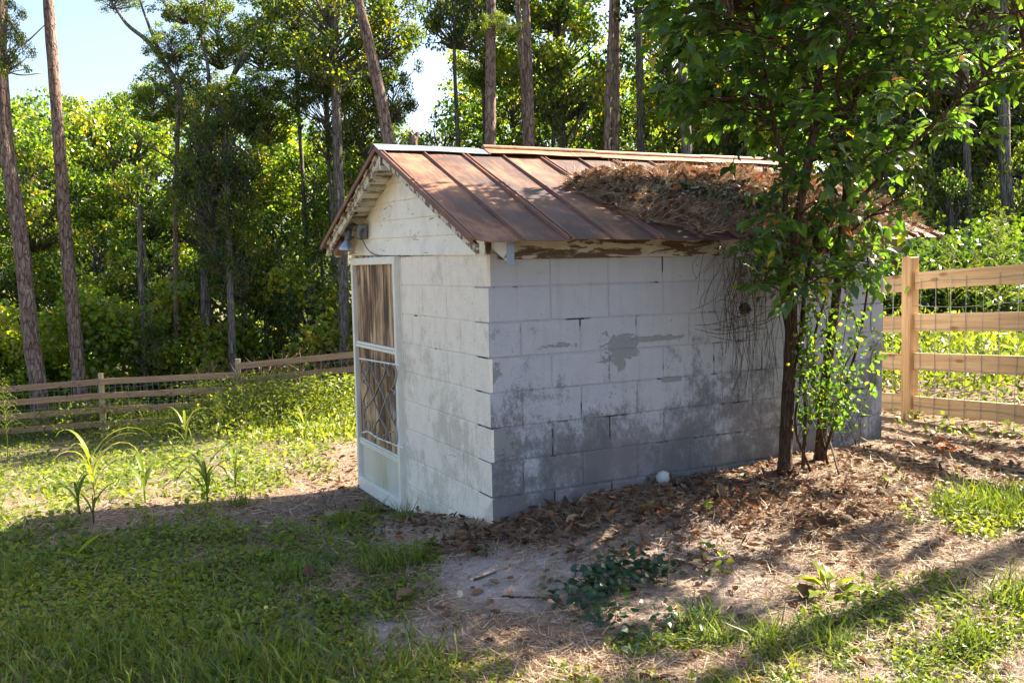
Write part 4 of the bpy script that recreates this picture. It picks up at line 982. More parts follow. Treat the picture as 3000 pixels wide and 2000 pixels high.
# crown outline: clusters of twigs placed in space round the stems
def crown_ok(px, py):
    left = np.interp(py, [-900, -300, 0, 100, 200, 300, 380, 450, 520, 600, 680, 760], [1700, 1850, 1960, 1930, 2010, 2000, 2080, 2190, 2230, 2190, 2200, 2230])
    low = np.interp(px, [1900, 2050, 2150, 2250, 2330, 2450, 2560, 2640, 2700, 2760, 2850, 3000, 3300, 4000], [330, 430, 690, 860, 900, 870, 760, 640, 500, 440, 400, 380, 420, 400])
    return (px > left) & (py < low)
cl = []
while len(cl) < 650:
    px, py, dd = random.uniform(1850, 3700), random.uniform(-800, 880), random.gauss(.12, .50)
    if not crown_ok(px, py) or dd < -.9 or dd > 1.3: continue
    if random.random() > np.interp(px, [2000, 2450, 2700, 2900, 3000, 3100, 3500], [1, .95, .6, .45, .4, .16, .08]): continue
    if py > 430 and px < 2280 and dd > -.05: continue
    if py > 560 and (dd > .1): continue
    p = at(px, py, DT-.15+dd)
    if p[2] < rz_(p[1])+.10 and -.35 < p[1] < 2.7 and p[0] < 3.5 and p[2] > 1.3: continue
    if p[1] > -.02 and p[2] < 1.6 and p[0] < 3.3: continue
    if p[1] > .55 and p[0] < 3.4 and p[2] > 2.2: continue
    if p[1] > .9: continue
    cl.append(p)
cl = np.array(cl)
tw = MB(); LP, LA, LU, LS = [], [], [], []
for c in cl:
    d = ((skel-c)**2).sum(1)+ (skel[:, 2] > c[2])*.6; j = int(np.argmin(d)); a = skel[j]
    midp = (a+c)/2+np.array([0, 0, .10*np.linalg.norm(c-a)])+rng.normal(0, .03, 3)
    Q = spline([a, midp, c], 4); tw.tube(Q, np.linspace(.007, .0025, len(Q)), 4, False)
    dirn = unit(c-a)
    for q in range(random.randint(3, 5)):
        e = c+unit(dirn*.7+rng.normal(0, .7, 3))*random.uniform(.10, .26); tw.tube([c, (c+e)/2+[0, 0, .012], e], [.0025, .002, .0015], 3, False)
        dv2 = unit(e-c); nl = random.randint(4, 7); sidev = unit(np.cross(dv2, [0, 0, 1.]))
        for l in range(nl):
            f = (l+.6)/nl; s_ = 1 if l % 2 else -1
            LP.append(c+(e-c)*f); LA.append(unit(dv2*.8+sidev*s_*.9+np.array([0, 0, random.uniform(-.9, .1)])+rng.normal(0, .15, 3))); LU.append(unit(np.array([0, 0, 1.])+rng.normal(0, .42, 3)))
            LS.append(random.uniform(.06, .115))
part('twigs', tw.mesh('twigs', M_SHRUB), TS)['kind'] = 'stuff'
LP, LA, LU, LS = map(np.array, (LP, LA, LU, LS)); n = len(LP)
tin = np.clip(rng.normal(.42, .2, n), 0, .88); rr_ = rng.uniform(size=n); tin = np.where(rr_ < .012, .93, np.where(rr_ < .018, .96, np.where(rr_ < .026, 1., tin)))
OV = T_ovate()
ppx, ppy, ppz = project(LP); infr = (ppx > 0) & (ppx < 3000) & (ppy > 0)
size_px = LS/ppz; score = np.where(infr, size_px*rng.uniform(.8, 1, n)-np.clip(ppz-DT, -1, 2)*.003, -1); order = np.argsort(-score)[:300]
single = np.zeros(n, bool); single[order] = True
part('foliage', leafmesh('foliage', LP[~single], LA[~single], LU[~single], LS[~single], OV, M_DOG, tin[~single], None, True), TS)['kind'] = 'stuff'
lib = []
for t_ in (.2, .35, .45, .55, .7, .93, .96, 1.):
    lib.append((t_, npmesh('leaf', OV[0], [OV[1]], M_DOG, np.full(len(OV[0]), t_), True)))
tso = np.array(TS.location)
for j in order:
    me_ = min(lib, key=lambda q: abs(q[0]-tin[j]))[1]
    y = unit(LA[j]); x = unit(np.cross(y, LU[j])); z = np.cross(x, y); o = link('leaf', me_, TS)
    Mx = Matrix(np.stack([x*LS[j], y*LS[j], z*LS[j]], 1).tolist()).to_4x4(); o.matrix_local = Matrix.Translation(Vector(LP[j]-tso)) @ Mx

# honeysuckle vine on the right stem, catching the sun
VN = empty('climbing_vine', at(2440, 1290, 5.95), 'round leaved vine climbing the right hand stem, leaves lit by the sun', 'vine')
s = MB(); VP = []
for k in range(24):
    x0, y0 = random.uniform(2330, 2540), 1290+random.uniform(-20, 20)
    pts = [at(x0, y0, 5.9)]; x, y = x0, y0; tx = random.choice([random.uniform(2300, 2380), random.uniform(2400, 2600), random.uniform(2420, 2600)]); ty = random.uniform(640, 1150)
    for q in range(1, 6):
        f = q/5; pts.append(at(x0+(tx-x0)*f+random.uniform(-25, 25), y0+(ty-y0)*f, 5.85+.25*random.uniform(-1, .6)))
    Q = spline(pts, 5); s.tube(Q, .0022, 4, False); VP += list(Q[4:])
part('tendrils', s.mesh('tendrils', M_TWIG), VN)
VP = np.array(VP); VP = np.repeat(VP, 2, 0); VP = VP+rng.normal(0, .03, VP.shape); VP = VP[VP[:, 1] < -.05]; n = len(VP)
part('leaves', leafmesh('leaves', VP, rdir(n)+[0, 0, -.2], unit(rng.normal(size=(n, 3))*.8+[.6, 0, .5]), rng.uniform(.022, .05, n), T_ovate(.36, .05, -.1), M_DOG, np.clip(rng.normal(.62, .2, n), 0, .9)), VN)['kind'] = 'stuff'
# dead hanging vines under the eave with an old nest
HV = empty('dead_vine', on_y(2180, 800, -.2), 'tangle of dead brown vines hanging from the eave left of the stems', 'vine')
s = MB()
for k in range(70):
    x0 = random.gauss(2200, 55); y0 = random.uniform(690, 800); dd = -.12-.25*random.random(); Ln = random.uniform(120, 420)
    pts = [on_y(x0, y0, dd-.05)]; x = x0; sw = random.uniform(-60, 40)
    for q in range(1, 6):
        f = q/5; pts.append(on_y(x0+sw*math.sin(f*2.2)+random.uniform(-14, 14), y0+Ln*f, dd+.10*f+random.uniform(-.02, .02)))
    Q = spline(pts, 4); s.tube(Q, random.uniform(.0009, .0022), 4, False)
for k in range(150):
    a = on_y(random.uniform(2080, 2520), random.uniform(560, 800), -.30-.15*random.random()); b = a+np.array([random.uniform(-.3, .3), random.uniform(-.12, .05), random.uniform(-.25, .08)])
    s.tube(spline([a, (a+b)/2+rng.normal(0, .04, 3), b], 3), [.0022]+[.0016]*5+[.001], 3, False)
for k in range(26):   # stiff side twigs near the nest
    a = on_y(2180+random.uniform(-30, 30), 900+random.uniform(-50, 80), -.16); b = a+np.array([random.uniform(-.38, .34), random.uniform(-.05, .05), random.uniform(-.06, .08)])
    s.tube(spline([a, (a+b)/2+rng.normal(0, .02, 3), b], 3), [.0025]+[.0018]*5+[.001], 4, False)
part('vine_stems', s.mesh('vine_stems', M_TWIG), HV)
n = 900; qx = np.r_[rng.normal(2300, 60, n//2), rng.normal(2440, 80, n-n//2)]; qy = np.clip(rng.normal(700, 80, n), 520, 930); P = np.array([on_y(a_, b_, -.30-.12*random.random()) for a_, b_ in zip(qx, qy)])
dd_ = rng.uniform(size=n) < .38
o = part('dead_leaves', leafmesh('dead_leaves', P[dd_], rdir(dd_.sum())*.6+[0, 0, -.7], rdir(dd_.sum()), rng.uniform(.03, .065, dd_.sum()), T_curl(), M_DRY, rng.uniform(.1, .9, dd_.sum())), HV); o['kind'] = 'stuff'
g_ = ~dd_; o = part('green_leaves', leafmesh('green_leaves', P[g_], rdir(g_.sum())*.7+[0, 0, -.5], unit(rng.normal(size=(g_.sum(), 3))*.5+[0, -.3, .8]), rng.uniform(.035, .075, g_.sum()), T_ovate(), M_DOG, np.clip(rng.normal(.5, .2, g_.sum()), 0, .88), None, True), HV); o['kind'] = 'stuff'
NS = empty('bird_nest', on_y(2182, 905, -.16), 'dark clump of twigs caught in the dead vines on the wall', 'nest')
s = MB()
for k in range(90):
    d1 = rdir(1)[0]*.038; d2 = rdir(1)[0]*.045; s.tube([d1*.6, (d1+d2)*.5, d2*[1, .7, .9]], .0022, 4, False)
link('twig_ball', s.mesh('twig_ball', simple('nest_twig', (.04, .028, .02), .9)), NS)

# pine straw, leaves and ivy heaped on the roof
def roofpt(n, poly):
    xs = rng.uniform(.85, 3.4, n*3); ys = rng.uniform(-.3, 1.05, n*3)
    # outline of the heap measured on the slope
    lo = np.interp(xs, [.85, .95, 1.1, 1.4, 1.8, 3.4], [.52, .25, -.08, -.20, -.25, -.26]); hi = np.interp(xs, [.85, 1.0, 1.3, 1.6, 2.2, 2.6, 3.4], [.55, .70, .86, .90, .95, .98, .7])
    lo = lo+.05*np.sin(xs*17)+.03*np.sin(xs*41); hi = hi+.04*np.sin(xs*13+1)
    e = np.minimum((ys-lo), (hi-ys)); k = (e > 0) & ~((xs > 3.0) & (rng.uniform(size=len(xs)) < .7)); return xs[k][:n], ys[k][:n], e[k][:n]
xs, ys, e = roofpt(26000, None)
hgt = np.clip(e*.24, 0, .06)*(1+.4*np.sin(xs*9)*np.cos(ys*11)); zz = rz_v = ZR-SL*np.abs(ys-YR)+.006+hgt*rng.uniform(.55, 1.08, len(xs))
P = np.stack([xs, ys, zz], 1); n = len(P); al = unit(np.stack([rng.normal(0, 1, n), rng.normal(-.35, .8, n), rng.normal(.1, .30, n)+.15], 1))
straw = link('roof_straw_heap', leafmesh('roof_straw_heap', P, al, unit(rng.normal(size=(n, 3))), rng.uniform(.05, .14, n), T_blade(.014, .14), M_STRAW, rng.uniform(0, 1, n)**.7)); straw['kind'] = 'stuff'
# body of the heap, a lumpy mat under the needles
gxn, gyn = 70, 34; V = []; xs2 = np.linspace(.88, 3.3, gxn)
lo = np.interp(xs2, [.85, .95, 1.1, 1.4, 1.8, 3.4], [.54, .28, -.04, -.16, -.2, -.2]); hi = np.interp(xs2, [.85, 1.0, 1.3, 1.6, 2.2, 2.6, 3.4], [.55, .66, .82, .86, .91, .93, .65])
for i_ in range(gxn):
    for j_ in range(gyn):
        f = j_/(gyn-1); y = lo[i_]+(hi[i_]-lo[i_])*f; ee = min(y-lo[i_], hi[i_]-y, (xs2[i_]-.88), (3.3-xs2[i_]))
        V.append([xs2[i_], y, rz_(y)+.004+max(0, ee)*.0+min(.045, max(0, ee)*.22)*(1+.3*math.sin(xs2[i_]*9)*math.cos(y*11))+(random.uniform(0, .012) if ee > .01 else -.002)])
q = np.arange(gxn*gyn).reshape(gxn, gyn); Fm = np.stack([q[:-1, :-1], q[1:, :-1], q[1:, 1:], q[:-1, 1:]], 2).reshape(-1, 4)
M_MAT = simple('rotted_straw', (.17, .115, .075), .95, 0, .5, 60)
hm = link('debris_mat', npmesh('debris_mat', np.array(V), [Fm], M_MAT), straw)
xs, ys, e = roofpt(1500, None); P = np.stack([xs, ys, ZR-SL*np.abs(ys-YR)+.012+np.clip(e*.32, 0, .075)], 1); n = len(P)
hl = link('dead_leaves', leafmesh('dead_leaves', P, rdir(n)*[1, 1, .5], unit(rng.normal(size=(n, 3))*.6+[0, 0, 1]), rng.uniform(.03, .075, n), T_curl(), M_DRY, np.clip(rng.uniform(0, 1.05, n), 0, 1)), straw)
# stray needles on the bare sheets
n = 46; xs = rng.uniform(.1, 2.2, n); ys = rng.uniform(-.25, 1.1, n); P = np.stack([xs, ys, ZR-SL*np.abs(ys-YR)+.01], 1)
link('stray_needles', leafmesh('stray_needles', P, np.stack([rng.normal(size=n), rng.normal(size=n), -SL*0*np.ones(n)], 1), np.tile([0, 0, 1.], (n, 1)), rng.uniform(.05, .12, n), T_blade(.012, .0), M_STRAW, rng.uniform(0, .5, n)), straw)
iv = empty('ivy_patch', (1.6, .25, rz_(.25)), 'patch of dark green ivy growing on the roof debris', 'ivy')
n = 900; xs = np.clip(rng.normal(1.75, .28, n), 1.2, 2.6); ys = np.clip(.27-.12*(xs-1.75)+rng.normal(0, .10, n), -.1, .6); P = np.stack([xs, ys, ZR-SL*np.abs(ys-YR)+.065+rng.uniform(0, .045, n)], 1)
part('leaves', leafmesh('leaves', P, np.stack([rng.normal(size=n), rng.normal(-.5, 1, n), rng.normal(-.3, .3, n)], 1), unit(rng.normal(size=(n, 3))*.4+[0, -.5, 1]), rng.uniform(.03, .06, n), T_ovate(.36, .05, -.1), M_IVY, rng.uniform(0, 1, n)), iv)['kind'] = 'stuff'

# ------------------------------------------------------------ ground cover
def stuff(name, me): o = link(name, me); o['kind'] = 'stuff'; return o
# low clover and weeds
P, px, py = samp(170000, -500, 3500, 1240, 2350, green_mask, .9)
D = (P-CAM)@DV; n = len(P); hh = rng.uniform(0, 1, n)**1.5*np.clip(.02*D/3, .025, .09)
P[:, 2] += hh+.004
sunny = np.clip(.45+.2*np.sin(P[:, 0]*2.1)*np.cos(P[:, 1]*1.7)+rng.normal(0, .15, n), 0, .97)  # leaf tint, varied in soft patches and at random
stuff('low_weeds', leafmesh('low_weeds', P, np.stack([rng.normal(size=n), rng.normal(size=n), rng.normal(.15, .4, n)], 1), unit(rng.normal(size=(n, 3))*.5+[0, 0, 1]), np.clip(.0065*D*rng.uniform(.6, 1.4, n), .014, .09), T_quad(.36, .1), M_WEED, sunny))
# grass blades
P, px, py = samp(62000, -500, 3500, 1240, 2350, green_mask, 1.6)
D = (P-CAM)@DV; n = len(P)
stuff('grass', leafmesh('grass', P, np.stack([rng.normal(0, .7, n), rng.normal(0, .7, n), rng.uniform(.35, 1.3, n)], 1), unit(rng.normal(size=(n, 3))), rng.uniform(.03, .10, n)*np.clip(D/5, .8, 2)*np.clip(.7+.6*np.sin(P[:, 0]*3.3+1)*np.cos(P[:, 1]*2.9), .5, 1.5), T_blade(.03, .5), M_GRASS, np.clip(rng.normal(.55, .22, n), 0, 1)))
# tall tufts of grass
def tuft_pts(lst, per, spread):
    out = []
    for (x, y, r) in lst:
        c = gp(x, y)
        for _ in range(int(per*r)): out.append(c+np.array([random.gauss(0, spread*r), random.gauss(0, spread*r), 0]))
    P = np.array(out); P[:, 2] = gz(P[:, 0], P[:, 1]); return P
tl = [(1130, 1660, 1), (1200, 1650, .7), (850, 1700, .8), (700, 1480, .5), (2900, 1480, 1.3), (2980, 1500, 1.4), (2820, 1500, .8), (2250, 1890, .5), (2100, 1890, .4), (2430, 1900, .4), (2850, 1900, .6), (60, 1900, 1.3), (200, 1980, 1.2), (350, 1930, 1.2), (520, 1990, 1.2), (700, 1980, 1.2), (1200, 1950, 1), (880, 2000, 1), (30, 1700, .9), (2050, 1830, .5), (2950, 1750, .8), (1000, 1535, .35), (1090, 1505, .3), (1180, 1525, .3)]
P = tuft_pts(tl, 170, .10); n = len(P)
stuff('grass_tufts', leafmesh('grass_tufts', P, np.stack([rng.normal(0, .45, n), rng.normal(0, .45, n), rng.uniform(.6, 1.2, n)], 1), unit(rng.normal(size=(n, 3))), rng.uniform(.07, .17, n), T_blade(.022, .6), M_GRASS, np.clip(rng.normal(.35, .18, n), 0, 1)))
bm = lambda a, b: np.clip(blob(a, b, 350, 2010, 900, 210), 0, 1)
P, px, py = samp(5200, -400, 1350, 1700, 2350, bm); n = len(P)
stuff('broad_grass', leafmesh('broad_grass', P, np.stack([rng.normal(0, .6, n), rng.normal(0, .6, n), rng.uniform(.4, 1.0, n)], 1), unit(rng.normal(size=(n, 3))*.6+[0, 0, .6]), rng.uniform(.05, .12, n), (np.array([[-.03, 0, 0], [.03, 0, 0], [-.065, .35, .16], [.065, .35, .16], [-.05, .7, .2], [.05, .7, .2], [0, 1, .10]]), np.array([[0, 1, 3], [0, 3, 2], [2, 3, 5], [2, 5, 4], [4, 5, 6]])), M_GRASS, np.clip(rng.normal(.38, .2, n), 0, .9)))
# taller leafy weeds on the slope up to the far fence
def weedmask(px, py): return np.where((px < 1080) & (py < 1300), np.clip((1330-py)/70, 0, 1), 0)
P, px, py = samp(60000, -500, 1080, 1110, 1330, weedmask)
k = (P[:, 1] > 4) & (P[:, 1] < 24); P, px, py = P[k], px[k], py[k]; n = len(P)
hm_ = np.clip((.35+.3*np.sin(P[:, 0]*1.1)*np.cos(P[:, 1]*.8))*np.clip((P[:, 1]-6)/7, .1, 1.25), .05, 1)+.15*np.clip((P[:, 1]-10)/5, 0, 1); P[:, 2] += rng.uniform(0, 1, n)**.8*hm_
stuff('slope_weeds', leafmesh('slope_weeds', P, rdir(n)+[0, 0, .2], unit(rng.normal(size=(n, 3))*.6+[0, 0, 1]), rng.uniform(.05, .12, n), T_quad(.3, .12), M_WEED, np.clip(rng.normal(.55, .2, n), 0, 1)))
# weeds beyond the right fence
n = 75000; X = rng.uniform(4.5, 13, n); Y = rng.uniform(-3, 13, n); hm_ = .18+.6*np.clip(.5+.5*np.sin(X*1.3+2)*np.cos(Y*1.1), 0, 1); k = rng.uniform(size=n) < .5+.5*(hm_ > .4); X, Y, hm_ = X[k], Y[k], hm_[k]; n = len(X)
P = np.stack([X, Y, gz(X, Y)+rng.uniform(0, 1, n)**.8*hm_], 1)
stuff('fence_side_weeds', leafmesh('fence_side_weeds', P, rdir(n)+[0, 0, .1], unit(rng.normal(size=(n, 3))*.6+[0, 0, 1]), rng.uniform(.04, .10, n), T_quad(.28, .12), M_WEED, np.clip(rng.normal(.35, .25, n), 0, .95)))

# pine straw over the bare soil
def strawmask(px, py): return np.clip(1-.75*green_mask(px, py)-.9*sand_mask(px, py), .05, 1)
P, px, py = samp(190000, -400, 3500, 1240, 2300, strawmask)
D = (P-CAM)@DV; n = len(P); P[:, 2] += rng.uniform(.001, .016, n)
stuff('pine_straw', leafmesh('pine_straw', P, np.stack([rng.normal(size=n), rng.normal(size=n), rng.normal(0, .12, n)], 1), np.tile([0, 0, 1.], (n, 1))+rng.normal(0, .3, (n, 3)), rng.uniform(.04, .12, n), T_blade(.017, .06), M_STRAW, rng.uniform(0, 1, n)**.9, np.clip(D/4, .8, 2.5)))
# leaf litter
P, px, py = samp(50000, 600, 3500, 1240, 2000, litter_mask)
n = len(P); deep = litter_mask(px, py); P[:, 2] += rng.uniform(0, 1, n)*deep*.05+.003
sz = rng.uniform(.25, 1, n)**1.6*.062+.008
stuff('leaf_litter', leafmesh('leaf_litter', P, np.stack([rng.normal(size=n), rng.normal(size=n), rng.normal(0, .3, n)], 1), unit(rng.normal(size=(n, 3))*.5+[0, 0, 1]), sz, T_curl(.2, .4), M_DRY, np.clip(rng.normal(.5, .24, n), 0, .99), rng.uniform(.35, 1.0, n)))
# scattered dry leaves and pebbles everywhere
P, px, py = samp(1500, -300, 3400, 1400, 2200, lambda a, b: np.full(a.shape, .5)); n = len(P); P[:, 2] += .006
stuff('scattered_dry_leaves', leafmesh('scattered_dry_leaves', P, np.stack([rng.normal(size=n), rng.normal(size=n), np.zeros(n)], 1), unit(rng.normal(size=(n, 3))*.3+[0, 0, 1]), rng.uniform(.03, .07, n), T_curl(), M_DRY, rng.uniform(0, .95, n)))
P, px, py = samp(26000, 500, 3300, 1500, 2200, lambda a, b: np.clip(sand_mask(a, b), .05, 1)); n = len(P)
OC = (np.array([[1, 0, 0], [0, 1, 0], [-1, 0, 0], [0, -1, 0], [0, 0, .7]])*.5, np.array([[0, 1, 4], [1, 2, 4], [2, 3, 4], [3, 0, 4]]))
V_, F_ = scatter(P, rdir(n)*[1, 1, .1], np.tile([0, 0, 1.], (n, 1)), rng.uniform(.002, .008, n)*rng.choice([1, 1, 1, 2], n), OC)
stuff('gravel', npmesh('gravel', V_, [F_], simple('quartz_grit', (.40, .36, .34), .8, 0, .5, 90)))

# ------------------------------------------------------------ individual plants
def stalk_plant(x, y, hpx, label, nb=9, lean=0, tint=.5, wide=.06, group=None, arch=1.):
    """maize-like grass: arching strap leaves from a short stalk"""
    b = gp(x, y); D = (b-CAM)@DV; H = hpx/FPX*D*1.05; wide = wide*1.1
    t = empty('tall_grass_plant', b, label, 'grass plant', group)
    s = MB(); s.tube([[0, 0, -.03], [lean*.2*H, 0, H*.3], [lean*.4*H, 0, H*.55]], [.006, .005, .003], 5); st = s.mesh('stalk', M_GRASS, True, None)
    a = st.attributes.new('tint', 'FLOAT', 'POINT'); a.data.foreach_set('value', np.full(len(st.vertices), tint, np.float32)); link('stalk', st, t)
    for k in range(nb):
        an = k*2.4+random.uniform(-.4, .4); f = .05+.5*k/nb; Ln = H*random.uniform(.75, 1.1)*(1.05-.35*abs(f-.3)); hd = np.array([math.cos(an), math.sin(an), 0]); c = np.array([lean*f*.6*H, 0, H*f])
        V = []; F = []; w = wide*H*random.uniform(.6, 1.); m = 9; sv_ = np.cross(hd, [0, 0, 1]); el = random.uniform(.9, 1.35); av = random.uniform(.6, 1.25); p = c.copy()
        for q in range(m):
            u = q/(m-1); ww = w*.5*(1-u**2.2)*(.45+min(1, u*4)*.55)+.0004
            V += [p-sv_*ww+[0, 0, ww*.3], p, p+sv_*ww+[0, 0, ww*.3]]
            ang = el-arch*av*2.3*u**1.35; p = p+(hd*math.cos(ang)+np.array([0, 0, math.sin(ang)]))*Ln/(m-1)
        for q in range(m-1): F += [[q*3, q*3+1, q*3+4, q*3+3], [q*3+1, q*3+2, q*3+5, q*3+4]]
        link('blade', npmesh('blade', np.array(V), [np.array(F)], M_GRASS, np.full(len(V), np.clip(tint+random.uniform(-.15, .15), 0, 1)), True), t)
    return t
stalk_plant(275, 1533, 150, 'arching strap leaved grass plant in the dark strip, second from the left', 6, 0, .3)  # tint set lower for plants in shade, higher for sunlit ones
stalk_plant(238, 1512, 170, 'leftmost arching grass plant with one long bent blade', 6, -.2, .3)
stalk_plant(278, 1450, 205, 'tallest sunlit yellow green stalk of grass on the lawn', 9, -.1, .75)
stalk_plant(425, 1470, 170, 'arching grass plant at the edge of the sunny lawn, third from left', 8, 0, .35)
stalk_plant(608, 1475, 185, 'dense clump of upright strap leaved grass on the lawn edge', 14, 0, .35)
stalk_plant(690, 1432, 150, 'grass plant with curved blades closest to the bare straw patch', 9, 0, .35)
stalk_plant(545, 1310, 120, 'sunny drooping grass clump in the middle of the lawn', 9, 0, .65)
stalk_plant(893, 1295, 110, 'lone tall grass plant on the lawn nearest the door', 8, 0, .55)
def feather(x, y, hpx, D, label, seed):
    r = random.Random(seed); c = at(x, y, D); zg = float(gz(c[0], c[1])); H = hpx/FPX*D; z0 = c[2]-zg
    t = empty('dog_fennel', (c[0], c[1], zg), label, 'plant', None)
    s = MB(); s.tube(spline([[0, 0, 0], [.02, 0, z0*.6], [0, .02, z0+H*.6], [r.uniform(-.05, .05), 0, z0+H]], 4), np.linspace(.009, .002, 13), 5); me_ = s.mesh('stem', M_BRIGHT); a = me_.attributes.new('tint', 'FLOAT', 'POINT'); a.data.foreach_set('value', np.full(len(me_.vertices), .4, np.float32)); link('stem', me_, t)
    P, A = [], []
    for k in range(46):
        f = k/46; zz = z0-.25*H+f*1.2*H; an = k*2.4+r.uniform(-.3, .3); Ln = (.42*(1-f)**.8+.05)*H*r.uniform(.65, 1.1); hd = np.array([math.cos(an), math.sin(an), 0])
        for q in range(26):
            u = q/26; p = np.array([0, 0, zz])+hd*Ln*u+np.array([0, 0, .95*Ln*u-.85*Ln*u*u*u])
            P.append(p); A.append(unit(hd*.9+np.array([r.gauss(0, .35), r.gauss(0, .35), r.uniform(-.5, .3)])))
            P.append(p); A.append(hd+np.array([0, 0, .6-1.4*u]))
    P = np.array(P); A = np.array(A); n = len(P)
    o = link('fronds', leafmesh('fronds', P, A, unit(rng.normal(size=(n, 3))), rng.uniform(.022, .05, n)*H, T_blade(.09, .1), M_BRIGHT, rng.uniform(0, 1, n)), t); o['kind'] = 'stuff'
feather(2925, 840, 250, 9.6, 'tallest pale feathery plume behind the right fence', 1)
feather(2780, 830, 150, 9.8, 'feathery plume just right of the fence post top', 2)
feather(2660, 850, 130, 9.6, 'small feathery plume between shed corner and fence post', 3)
feather(2860, 840, 110, 9.0, 'short feathery plume between the two taller ones', 4)
feather(2990, 860, 100, 9.2, 'short feathery plume at the right edge above the top rail', 5)
def leafy(name, pts, label, cat, lo, hi, T, m, tmu, per, spread, h, up=(0, 0, 1), n2=.5):
    c0 = gp(pts[0][0], pts[0][1]); t = empty(name, c0, label, cat); P = []
    for (x, y, r) in pts:
        c = gp(x, y)
        for _ in range(int(per*r)): P.append([c[0]+random.gauss(0, spread*r), c[1]+random.gauss(0, spread*r), 0])
    P = np.array(P); P[:, 2] = gz(P[:, 0], P[:, 1])+rng.uniform(.01, h, len(P)); n = len(P)
    o = part('leaves', leafmesh('leaves', P, np.stack([rng.normal(size=n), rng.normal(size=n), rng.normal(-.1, .3, n)], 1), unit(rng.normal(size=(n, 3))*n2+np.array(up)), rng.uniform(lo, hi, n), T, m, np.clip(rng.normal(tmu, .2, n), 0, .9)), t); o['kind'] = 'stuff'
    s = MB()
    for k in range(0, n, 6): s.tube([[P[k][0], P[k][1], gz(P[k][0], P[k][1])-.01], P[k]], .0012, 3, False)
    part('stems', s.mesh('stems', M_TWIG), t)['kind'] = 'stuff'; return t
LOB = T_ovate(.42, .04, -.1)
leafy('ivy_plant', [(1830, 1690, 1.2), (1900, 1700, .8), (1720, 1750, 1), (1780, 1730, .8), (1760, 1810, .9)], 'dark glossy ivy clump on the bare ground in front of the long wall', 'ivy', .03, .055, LOB, M_IVY, .4, 75, .085, .11)
leafy('ivy_plant', [(1850, 1880, .8), (1960, 1830, .7), (2060, 1820, .6)], 'thin trailing ivy running right from the dark clump', 'ivy', .025, .045, LOB, M_IVY, .6, 50, .09, .06)
leafy('weed_sprig', [(2110, 1680, .5), (2060, 1640, .4)], 'small leafy sprig between ivy and broad leaved weed', 'weed', .03, .06, LOB, M_WEED, .4, 22, .06, .12)
leafy('weed_sprig', [(1410, 1625, .35)], 'tiny green sprig on the sandy patch near the shed corner', 'weed', .02, .035, LOB, M_IVY, .8, 30, .05, .04)
leafy('weed_sprig', [(1895, 1505, .3)], 'green sprout in the leaf litter below the white stone', 'weed', .03, .055, LOB, M_WEED, .6, 22, .04, .1)
leafy('weed_sprig', [(2080, 1510, .3)], 'leafy sprout in the middle of the sunlit litter', 'weed', .03, .05, LOB, M_WEED, .6, 20, .04, .07)
leafy('weed_sprig', [(2590, 1420, .4)], 'pale sprout under the right part of the shrub tree', 'weed', .03, .05, LOB, M_WEED, .7, 20, .05, .1)
leafy('vine_sprawl', [(2760, 1270, .8), (2850, 1285, .9), (2950, 1290, .9), (2650, 1250, .6)], 'creeping vine leaves at the foot of the right fence', 'vine', .03, .06, LOB, M_WEED, .5, 40, .12, .14)
leafy('clover_clump', [(660, 1580, 1.2), (560, 1590, .6)], 'bright green clover mound at the middle left', 'weed', .012, .028, LOB, M_WEED, .55, 420, .10, .10)
leafy('clover_clump', [(640, 1660, .8), (760, 1650, .7)], 'lower clover patch right of the clover mound', 'weed', .012, .028, LOB, M_WEED, .5, 330, .11, .07)
# broad pale leaved weed
c = gp(2430, 1740); bw = empty('broadleaf_weed', c, 'broad pale leaved weed low in the right foreground', 'weed')
BL = T_ovate(.34, .10, -.12)
for k, (an, ln, el, ti) in enumerate([(2.6, .20, .75, .62), (2.0, .19, 1.1, .66), (3.4, .20, .35, .6), (-.1, .22, .45, .6), (-.7, .20, .25, .5), (.8, .16, .9, .8), (-1.6, .17, .25, .55), (4.1, .18, .2, .5), (1.3, .14, 1.2, .8)]):
    d = np.array([math.cos(an)*math.cos(el), math.sin(an)*math.cos(el), math.sin(el)]); V_, F_ = scatter(np.array([d*.05]), np.array([d]), np.array([[0, 0, 1.]])+rng.normal(0, .35, (1, 3)), ln*.66, T_ovate(.30, .14, random.uniform(-.5, -.1)))
    V_ += rng.normal(0, .004, V_.shape); o = link('leaf', npmesh('leaf', V_, [F_], M_WEED, np.full(len(V_), ti), True), bw)
    m_ = MB(); m_.tube([[0, 0, 0], d*.055], .003, 5); sm_ = m_.mesh('leaf_stem', M_WEED); a = sm_.attributes.new('tint', 'FLOAT', 'POINT'); a.data.foreach_set('value', np.full(len(sm_.vertices), .5, np.float32)); link('leaf_stem', sm_, o)
bw = empty('broadleaf_weed', gp(220, 1640), 'single large yellow green leaf standing in the left weeds', 'weed')
for an, ln, el, ti in ((.6, .22, .55, .75), (2.6, .14, .3, .4), (-.8, .14, .2, .4)):
    d = np.array([math.cos(an)*math.cos(el), math.sin(an)*math.cos(el), math.sin(el)]); V_, F_ = scatter(np.array([[0, 0, .02]]), np.array([d]), np.array([[.2, .5, .7]]), ln, T_ovate(.2, .06, -.1))
    link('leaf', npmesh('leaf', V_, [F_], M_WEED, np.full(len(V_), ti), True), bw)

